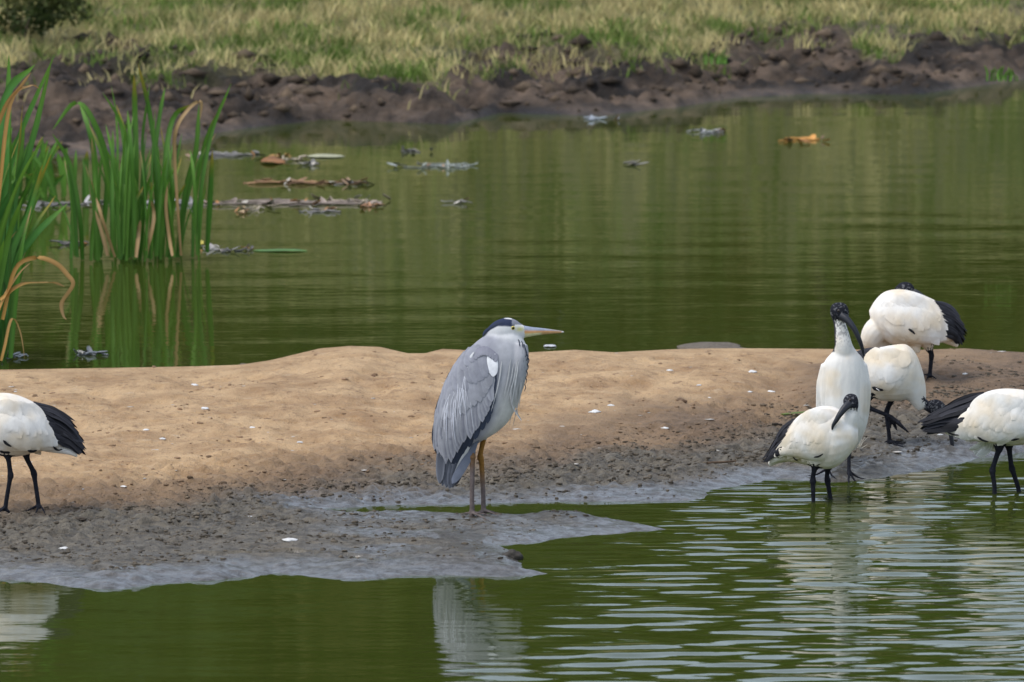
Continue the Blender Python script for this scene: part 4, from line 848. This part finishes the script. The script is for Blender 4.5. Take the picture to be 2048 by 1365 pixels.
# --- F: wading ibis cut by the frame
Fb = Bird('sacred_ibis', 'white ibis wading with a broad black tail of plumes over its white tail fan', 'ibis', 2010, 985, inwater=True)
Fb.loft([(1888, 858, 1890, 868, 0, .02), (1912, 836, 1915, 874, 0, .06), (1940, 806, 1942, 880, 0, .09), (1970, 786, 1970, 888, 0, .115), (2005, 778, 2004, 892, 0, .125), (2045, 780, 2042, 890, 0, .125), (2080, 790, 2075, 884, 0, .11), (2108, 808, 2104, 870, 0, .08), (2122, 826, 2120, 850, 0, .04)])
Fb.tube([(2095, 835, 0, 26), (2120, 815, 0, 18), (2138, 785, 0, 13), (2148, 755, 0, 11), (2158, 740, 0, 11)], 'body', 14)
Fb.loft([(2148, 726, 2146, 748, 0, .02), (2158, 721, 2158, 750, 0, .029), (2170, 724, 2170, 748, 0, .026), (2178, 730, 2177, 744, 0, .015)], 'head', 14)
Fb.bill([(2172, 737, 0, 7), (2190, 744, 0, 6), (2206, 764, 0, 4.4), (2214, 792, 0, 1.6)], BC)
Fb.tube([(1998, 880, -.05, 17), (1998, 898, -.05, 9), (1995, 908, -.05, 5.8), (1987, 932, -.05, 5.4), (1985, 942, -.05, 7.2), (1986, 952, -.05, 5.2), (1989, 975, -.05, 5), (1989, 1000, -.05, 5)], 'leg')
Fb.tube([(2018, 875, .04, 17), (2018, 893, .04, 9), (2019, 903, .04, 5.8), (2022, 928, .04, 5.4), (2024, 938, .04, 7), (2028, 950, .04, 5.2), (2036, 975, .04, 5), (2040, 995, .04, 5)], 'leg')
Fb.tube([(1975, 878, 0, 16), (1985, 890, 0, 14), (2000, 898, 0, 8)], 'body')
bulge(Fb, [(1898, 852, 1898, 868, .35), (1925, 836, 1926, 876, .7), (1960, 816, 1960, 884, .98), (2005, 808, 2003, 888, 1.08), (2050, 812, 2046, 880, 1.05), (2080, 826, 2078, 862, .8)])
bulge(Fb, [(1945, 812, 1946, 826, .5), (1975, 792, 1976, 836, .85), (2015, 785, 2015, 838, 1.0), (2055, 788, 2054, 832, .9), (2080, 800, 2078, 822, .5)], .072, .05)
Fb.body(ibis_col(.1))
wingset(Fb, [([(1960, 842), (1995, 850), (2040, 850)], [(1900, 868), (1945, 880), (1995, 888)]), ([(1975, 812), (2010, 820), (2050, 822)], [(1918, 846), (1960, 858), (2010, 866)]), ([(1985, 792), (2020, 795), (2055, 800)], [(1938, 816), (1975, 824), (2025, 838)])], 8, 25, seed=71)
plumes(Fb, [(1968, 786), (1952, 800), (1935, 822), (1918, 852)], [(1880, 832), (1855, 846), (1845, 856), (1852, 868)], 20, 13, 72, jit=4, bow=(-2, -4))
plumes(Fb, [(1930, 838), (1918, 858)], [(1858, 862), (1850, 868)], 5, 14, 73, jit=3)
plumes(Fb, [(1985, 886), (1970, 882)], [(1958, 914), (1942, 898)], 9, 13, 74, c=np.array([.66, .66, .64]), jit=2, bow=(2, 2), lift=.004, name='tail_feather', vary=(.9, 1.1))
blackmark(Fb, [(1890, 858), (1904, 866), (1922, 868)], 5); blackmark(Fb, [(1955, 873), (1965, 878), (1978, 880)], 5); blackmark(Fb, [(2022, 880), (2030, 877), (2038, 874)], 5)
# --- A: left ibis cut by the frame
A = Bird('sacred_ibis', 'white ibis with drooping black tail plumes standing alone on the sandbar', 'ibis', 40, 1020)
A.loft([(-62, 824, -60, 846, 0, .03), (-48, 806, -48, 876, 0, .085), (-22, 791, -24, 900, 0, .115), (5, 786, 0, 912, 0, .125), (35, 791, 32, 914, 0, .12), (65, 804, 60, 908, 0, .105), (90, 822, 86, 902, 0, .08), (110, 848, 106, 900, 0, .05), (124, 872, 122, 900, 0, .025)])
A.tube([(70, 886, 0, 16), (110, 896, 0, 11), (140, 904, 0, 7), (155, 914, 0, 3)], 'body')
A.tube([(-40, 845, 0, 28), (-64, 832, 0, 20), (-84, 850, 0, 15), (-94, 880, 0, 12), (-98, 905, 0, 11)], 'body', 14)
A.loft([(-110, 900, -88, 902, 0, .018), (-114, 912, -84, 914, 0, .028), (-115, 924, -86, 926, 0, .026), (-110, 934, -92, 935, 0, .016)], 'head', 14)
A.bill([(-104, 928, 0, 7), (-110, 946, 0, 6), (-112, 970, 0, 4.5), (-104, 998, 0, 1.8)], BC)
A.tube([(12, 896, -.05, 18), (14, 910, -.05, 9), (17, 920, -.05, 5.6), (20, 942, -.05, 5.4), (21, 952, -.05, 7), (19, 964, -.05, 5), (13, 1000, -.04, 4.8), (10, 1024, -.04, 5)], 'leg')
A.tube([(48, 892, .04, 18), (52, 908, .04, 9), (55, 920, .04, 5.6), (64, 938, .04, 5.4), (68, 948, .04, 7), (70, 962, .03, 5), (75, 995, .01, 4.8), (78, 1018, .0, 5)], 'leg')
A.toes(10, 1021, -.04, [(-40, -.03), (-30, -.12), (-34, .08), (22, -.01)]); A.toes(78, 1016, 0, [(-42, -.08), (-6, -.13), (-36, .06), (16, -.08)])
bulge(A, [(-30, 836, -30, 866, .75), (-5, 820, -6, 888, 1.04), (30, 818, 28, 900, 1.06), (65, 830, 62, 903, .95), (95, 850, 92, 898, .7), (118, 876, 116, 896, .35)])
bulge(A, [(-28, 806, -28, 826, .6), (0, 792, -2, 838, .95), (35, 797, 33, 842, .95), (66, 812, 64, 846, .7), (86, 828, 84, 844, .4)], .07, .05)
A.body(ibis_col(.05))
wingset(A, [([(-10, 860), (25, 866), (60, 860)], [(30, 898), (75, 902), (116, 892)]), ([(-15, 830), (20, 834), (52, 836)], [(25, 868), (66, 872), (108, 872)]), ([(-10, 806), (20, 806), (50, 812)], [(28, 834), (62, 840), (92, 850)])], 8, 25, seed=81)
plumes(A, [(66, 806), (84, 824), (100, 850), (112, 884)], [(138, 846), (152, 872), (166, 902), (158, 914)], 18, 11, 82, jit=3, bow=(5, -5))
plumes(A, [(90, 834), (106, 868)], [(150, 880), (160, 908)], 6, 13, 83)
blackmark(A, [(7, 880), (14, 886), (24, 890)], 6); blackmark(A, [(55, 900), (64, 900), (73, 896)], 7); blackmark(A, [(105, 892), (112, 896), (122, 896)], 5)
# --- C: nearest wading ibis, head turned back
Cb = Bird('sacred_ibis', 'smaller white ibis wading near the shore with its bill turned back over its breast', 'ibis', 1643, 1001, inwater=True)
Cb.loft([(1536, 918, 1540, 930, .06, .02), (1552, 888, 1560, 924, .05, .05), (1572, 860, 1582, 924, .04, .08), (1598, 832, 1610, 930, .02, .10), (1632, 815, 1640, 938, 0, .115), (1664, 813, 1668, 936, -.02, .115), (1690, 826, 1690, 920, -.03, .095), (1706, 842, 1706, 900, -.04, .07), (1716, 858, 1716, 884, -.04, .035)])
Cb.tube([(1580, 912, .04, 12), (1556, 918, .05, 10), (1538, 930, .06, 5)], 'body')
Cb.tube([(1684, 872, -.04, 32), (1692, 850, -.06, 24), (1698, 832, -.07, 19), (1702, 818, -.07, 14), (1703, 806, -.07, 12)], 'body', 14)
Cb.loft([(1692, 822, 1714, 822, -.07, .018), (1688, 812, 1717, 814, -.075, .026), (1686, 802, 1717, 803, -.075, .029), (1690, 793, 1714, 793, -.072, .024), (1697, 788, 1708, 788, -.07, .012)], 'head', 16)
Cb.bill([(1699, 808, -.095, 8.5), (1690, 816, -.11, 7.5), (1680, 829, -.125, 6), (1672, 842, -.13, 4.6), (1666, 852, -.13, 3.2), (1664, 860, -.13, 1.4)], BC)
Cb.tube([(1632, 920, -.04, 18), (1630, 934, -.04, 9), (1628, 943, -.04, 5.4), (1626, 954, -.04, 5.2), (1626, 962, -.04, 7), (1626, 974, -.04, 5), (1627, 1012, -.04, 4.2)], 'leg')
Cb.tube([(1660, 915, .03, 18), (1658, 932, .03, 9), (1655, 943, .03, 5.4), (1654, 954, .03, 5.2), (1655, 962, .03, 7), (1657, 974, .03, 5), (1663, 1010, .03, 4.4)], 'leg')
bulge(Cb, [(1690, 862, 1688, 884, .6), (1670, 848, 1670, 912, .95), (1640, 842, 1642, 924, 1.05), (1606, 850, 1612, 920, .92), (1578, 872, 1584, 914, .7), (1556, 898, 1560, 912, .35)])
bulge(Cb, [(1682, 830, 1682, 850, .6), (1660, 819, 1660, 860, .95), (1630, 821, 1634, 860, .9), (1602, 836, 1606, 864, .7), (1584, 856, 1586, 870, .4)], .065, .05)
Cb.body(ibis_col(.08, speck=lambda px, py: (py < 835) * (px > 1690) * .35 * (1 - sstep(815, 838, py))))
Cb.eye(1700, 800, 2.8, (.05, .03, .02), 1)
wingset(Cb, [([(1665, 868), (1640, 868), (1610, 862)], [(1632, 928), (1595, 920), (1556, 908)]), ([(1668, 842), (1640, 840), (1615, 842)], [(1628, 890), (1598, 882), (1574, 876)]), ([(1672, 824), (1645, 820), (1620, 828)], [(1640, 852), (1612, 846), (1596, 850)])], 8, 24, seed=91, sides=(1, -1))
plumes(Cb, [(1592, 838), (1576, 862), (1566, 892), (1562, 908)], [(1560, 880), (1544, 905), (1530, 926), (1540, 920)], 12, 8, 92, jit=2, bow=(-3, -2))
blackmark(Cb, [(1586, 912), (1594, 917), (1604, 918)], 4); blackmark(Cb, [(1628, 914), (1638, 911), (1646, 905)], 4); blackmark(Cb, [(1545, 905), (1555, 908), (1564, 911)], 5)

# ------------------------------------------------------------------ small things on the sandbar
M_clod = colmat('mud clod', 0.85, 0.3, 60.0, bump=0.6, bscale=90.0, bdist=.006)
M_white = colmat('white down', 0.8, 0.1, 60.0)
def lumpmesh(seed, sub=1):
    r = np.random.default_rng(seed)
    V = [np.array(v, float) for v in ((1, 0, 0), (-1, 0, 0), (0, 1, 0), (0, -1, 0), (0, 0, 1), (0, 0, -1))]
    F = [(0, 2, 4), (2, 1, 4), (1, 3, 4), (3, 0, 4), (2, 0, 5), (1, 2, 5), (3, 1, 5), (0, 3, 5)]
    for _ in range(sub):
        cache = {}; F2 = []
        def mid(a, b):
            k = (min(a, b), max(a, b))
            if k not in cache: m_ = V[a] + V[b]; V.append(m_ / np.linalg.norm(m_)); cache[k] = len(V) - 1
            return cache[k]
        for a, b, c in F: x, y, z = mid(a, b), mid(b, c), mid(c, a); F2 += [(a, x, z), (x, b, y), (z, y, c), (x, y, z)]
        F = F2
    V = np.array(V) * (1 + r.normal(0, .16, (len(V), 1))) if sub < 3 else np.array(V) * (1 + .35 * fbm(np.array(V)[:, 0] * 2 + seed, np.array(V)[:, 1] * 2 + np.array(V)[:, 2] * 1.7, seed % 60, 3))[:, None]
    return V, np.array(F)
def scatter(name, pxs, pys, size, flat, colfn, mat, seed, label, cat, sink=.3):
    r = np.random.default_rng(seed); base = [lumpmesh(900 + i, 1) for i in range(6)]
    P = on_z(pxs, pys, 0.05); z, sd, k, qx, qy = sand_all(P[:, 0], P[:, 1]); P = on_z(pxs, pys, z); z, sd, k, qx, qy = sand_all(P[:, 0], P[:, 1])
    ok = (z > 0.006) & (sd > .02); Vs, Fs, Cs = [], [], []; off = 0
    for i in np.nonzero(ok)[0]:
        V, F = base[i % 6]; s = size(r); a = r.uniform(0, 6.28); ca, sa = math.cos(a), math.sin(a)
        W = np.stack([V[:, 0] * ca - V[:, 1] * sa, V[:, 0] * sa + V[:, 1] * ca, V[:, 2]], -1) * np.array([s * r.uniform(.8, 1.6), s, s * flat * r.uniform(.6, 1.3)])
        Vs.append(W + np.array([P[i, 0], P[i, 1], z[i] + s * flat * (1 - 2 * sink) * .5])); Fs.append(F + off); off += len(V); Cs.append(np.tile(colfn(r, qx[i], qy[i]), (len(V), 1)))
    o = make(name, np.concatenate(Vs), np.concatenate(Fs), mat, None, np.concatenate(Cs))
    return tag(o, label, cat, kind='stuff')
r = np.random.default_rng(55)
n = 24000; X = r.uniform(-40, 2090, n); g0 = np.interp(X, DAMP[:, 0], DAMP[:, 1]); Yp = g0 + np.abs(r.normal(0, 1, n)) * 75 + 12 + 20 * r.normal(size=n)
cl = fbm(X / 60, Yp / 14, 161, 3) > r.uniform(-.5, .45, n); ok = (Yp < 1165) & cl; X, Yp = X[ok], Yp[ok]
scatter('mud_crumbs', X, Yp, lambda q: .0022 + .0085 * q.random() ** 5, .55, lambda q, x, y: lerp(lerp(np.array([.13, .085, .05]), np.array([.28, .18, .105]), q.random()), lerp(np.array([.045, .036, .025]), np.array([.15, .122, .088]), q.random()), float(sstep(-5, 45, y - np.interp(x, DAMP[:, 0], DAMP[:, 1])))), M_clod, 61, 'dark mud crumbs strewn along the damp edge of the sand', 'mud')
n = 3000; X = r.uniform(-40, 2090, n); Yp = r.uniform(712, 980, n); ok = (Yp < np.interp(X, DAMP[:, 0], DAMP[:, 1]) + 10) & (fbm(X / 70, Yp / 18, 165, 3) > r.uniform(-.4, .5, n))
scatter('sand_crumbs', X[ok], Yp[ok], lambda q: .0025 + .009 * q.random() ** 4, .5, lambda q, x, y: lerp(np.array([.16, .10, .055]), np.array([.34, .22, .13]), q.random()), M_clod, 62, 'brown crumbs and small clods on the dry sand', 'sand')
n = 420; X = r.uniform(-40, 2090, n); Yp = r.uniform(715, 1010, n); ok = fbm(X / 110, Yp / 25, 167, 3) > r.uniform(-.3, .5, n)
scatter('bird_droppings', X[ok], Yp[ok], lambda q: .004 + .013 * q.random() ** 3, .10, lambda q, x, y: np.array([.62, .58, .52]) * q.uniform(.7, 1.1), M_white, 63, 'pale dried bird droppings flecking the sand', 'droppings', sink=.1)
# white scraps of down
FW = [(128, 1098, 20), (500, 1030, 14), (248, 965, 14), (165, 978, 9), (388, 771, 18), (410, 818, 22), (292, 862, 14), (325, 866, 16), (505, 856, 14), (535, 859, 9), (1418, 796, 12), (1500, 786, 14), (1542, 785, 20), (1625, 788, 14), (1330, 842, 22), (1222, 805, 20), (1340, 742, 22), (1505, 746, 18), (1190, 816, 30), (580, 1102, 36), (30, 784, 12), (1930, 748, 12), (1880, 940, 14), (1398, 770, 16), (990, 835, 16), (600, 885, 20), (1700, 870, 8)]
for i, (px, py, w) in enumerate(FW):
    z = .03; p = on_z(px, py, z)
    for _ in range(6): p = on_z(px, py, z); z = sand_z(p[0], p[1])
    V, F = lumpmesh(950 + i, 2); rr = np.random.default_rng(970 + i); s = w * rr.uniform(.3, .5) * p[1] / FPX
    V = V * np.array([s, s * rr.uniform(.6, 1.4), min(s * .32, .008)]); V[:, 2] += .001
    o = make('down_feather', V, F, M_white, None, np.array([.78, .77, .74]) * rr.uniform(.85, 1.0)); o.location = (p[0], p[1], z); o.rotation_euler.z = rr.uniform(-.5, .5)
    tag(o, 'small white scrap of down lying on the sandbar', 'feather', 'white down scraps on the sandbar')
def placed(px, py):
    z = .03; p = on_z(px, py, z)
    for _ in range(8): p = on_z(px, py, z); z = max(sand_z(p[0], p[1]), 0.0)
    return np.array([p[0], p[1], z])
for i, (px, py, w, h_, c, lab, nm, ct) in enumerate([(690, 735, 40, 9, (.20, .125, .07), 'brown clod on the dry hump of the sandbar', 'mud_clod', 'clod'), (1420, 699, 140, 13, (.15, .125, .095), 'broad grey mud lump on the back rim of the sandbar', 'mud_lump', 'mud lump'), (487, 732, 18, 7, (.16, .13, .10), 'small grey pebble on the back rim beside the reeds', 'pebble', 'pebble'), (746, 754, 10, 6, (.17, .10, .06), 'tiny dark pebble below the hump of the sandbar', 'pebble', 'pebble'), (1024, 1114, 42, 18, (.055, .048, .04), 'dark crumbling mud clod at the tip of the mud edge', 'mud_clod', 'clod'), (1360, 799, 28, 8, (.16, .10, .06), 'brown clod among white scraps on the sand', 'mud_clod', 'clod'), (160, 1042, 26, 6, (.07, .055, .04), 'dark flat clod on the mud beside the lone ibis', 'mud_clod', 'clod'), (480, 1002, 30, 7, (.06, .05, .038), 'dark clod on the grey mud line', 'mud_clod', 'clod')]):
    p = placed(px, py); V, F = lumpmesh(1200 + i, 3); s = p[1] / FPX; V = V * np.array([w / 2 * s, w / 2 * s * 1.1, h_ * .75 * s]); o = make(nm, V, F, M_clod, None, np.array(c)); o.location = p; tag(o, lab, ct)
p = placed(1442, 924); C = crom([(-.055, 0, .012), (-.02, .01, .014), (.02, -.005, .018), (.06, .01, .02)], 3); R = tube_rings(C, np.linspace(.006, .003, len(C)), 6); k = len(R)
o = make('twig', np.concatenate(R), np.array([(i * 6 + j, i * 6 + (j + 1) % 6, (i + 1) * 6 + (j + 1) % 6, (i + 1) * 6 + j) for i in range(k - 1) for j in range(6)]), M_clod, None, np.array([.10, .065, .04])); o.location = p; tag(o, 'short brown twig on the wet mud before the ibises', 'twig')
p = placed(1592, 830); U, W = np.meshgrid(np.linspace(-1, 1, 9), np.linspace(-1, 1, 3), indexing='ij')
o = make('green_leaf', np.stack([U * .065, W * .022 * np.sqrt(np.clip(1 - U ** 2 * .97, 0, 1)), .012 + .004 * W ** 2 + .006 * U], -1).reshape(-1, 3), gridfaces(9, 3), M_reed, None, np.array([.16, .24, .05])); o.location = p; tag(o, 'narrow green leaf on the sand behind the wading ibis', 'leaf')
p = placed(1719, 892); root = tag(empty('fluffy_feather', tuple(p)), 'fluffy white feather sticking up from the mud between the ibises', 'feather')
for i in range(16):
    a = r.normal(.1, .5); L = r.uniform(.03, .058); C = crom([(0, 0, 0), (math.sin(a) * L * .5, r.normal(0, .006), L * .55 * math.cos(a)), (math.sin(a * 1.3) * L, r.normal(0, .012), L * math.cos(a))], 3); R = tube_rings(C, np.linspace(.0016, .0006, len(C)), 5); k = len(R)
    make('barb', np.concatenate(R), np.array([(u * 5 + j, u * 5 + (j + 1) % 5, (u + 1) * 5 + (j + 1) % 5, (u + 1) * 5 + j) for u in range(k - 1) for j in range(5)]), M_white, root, np.array([.66, .62, .52]))
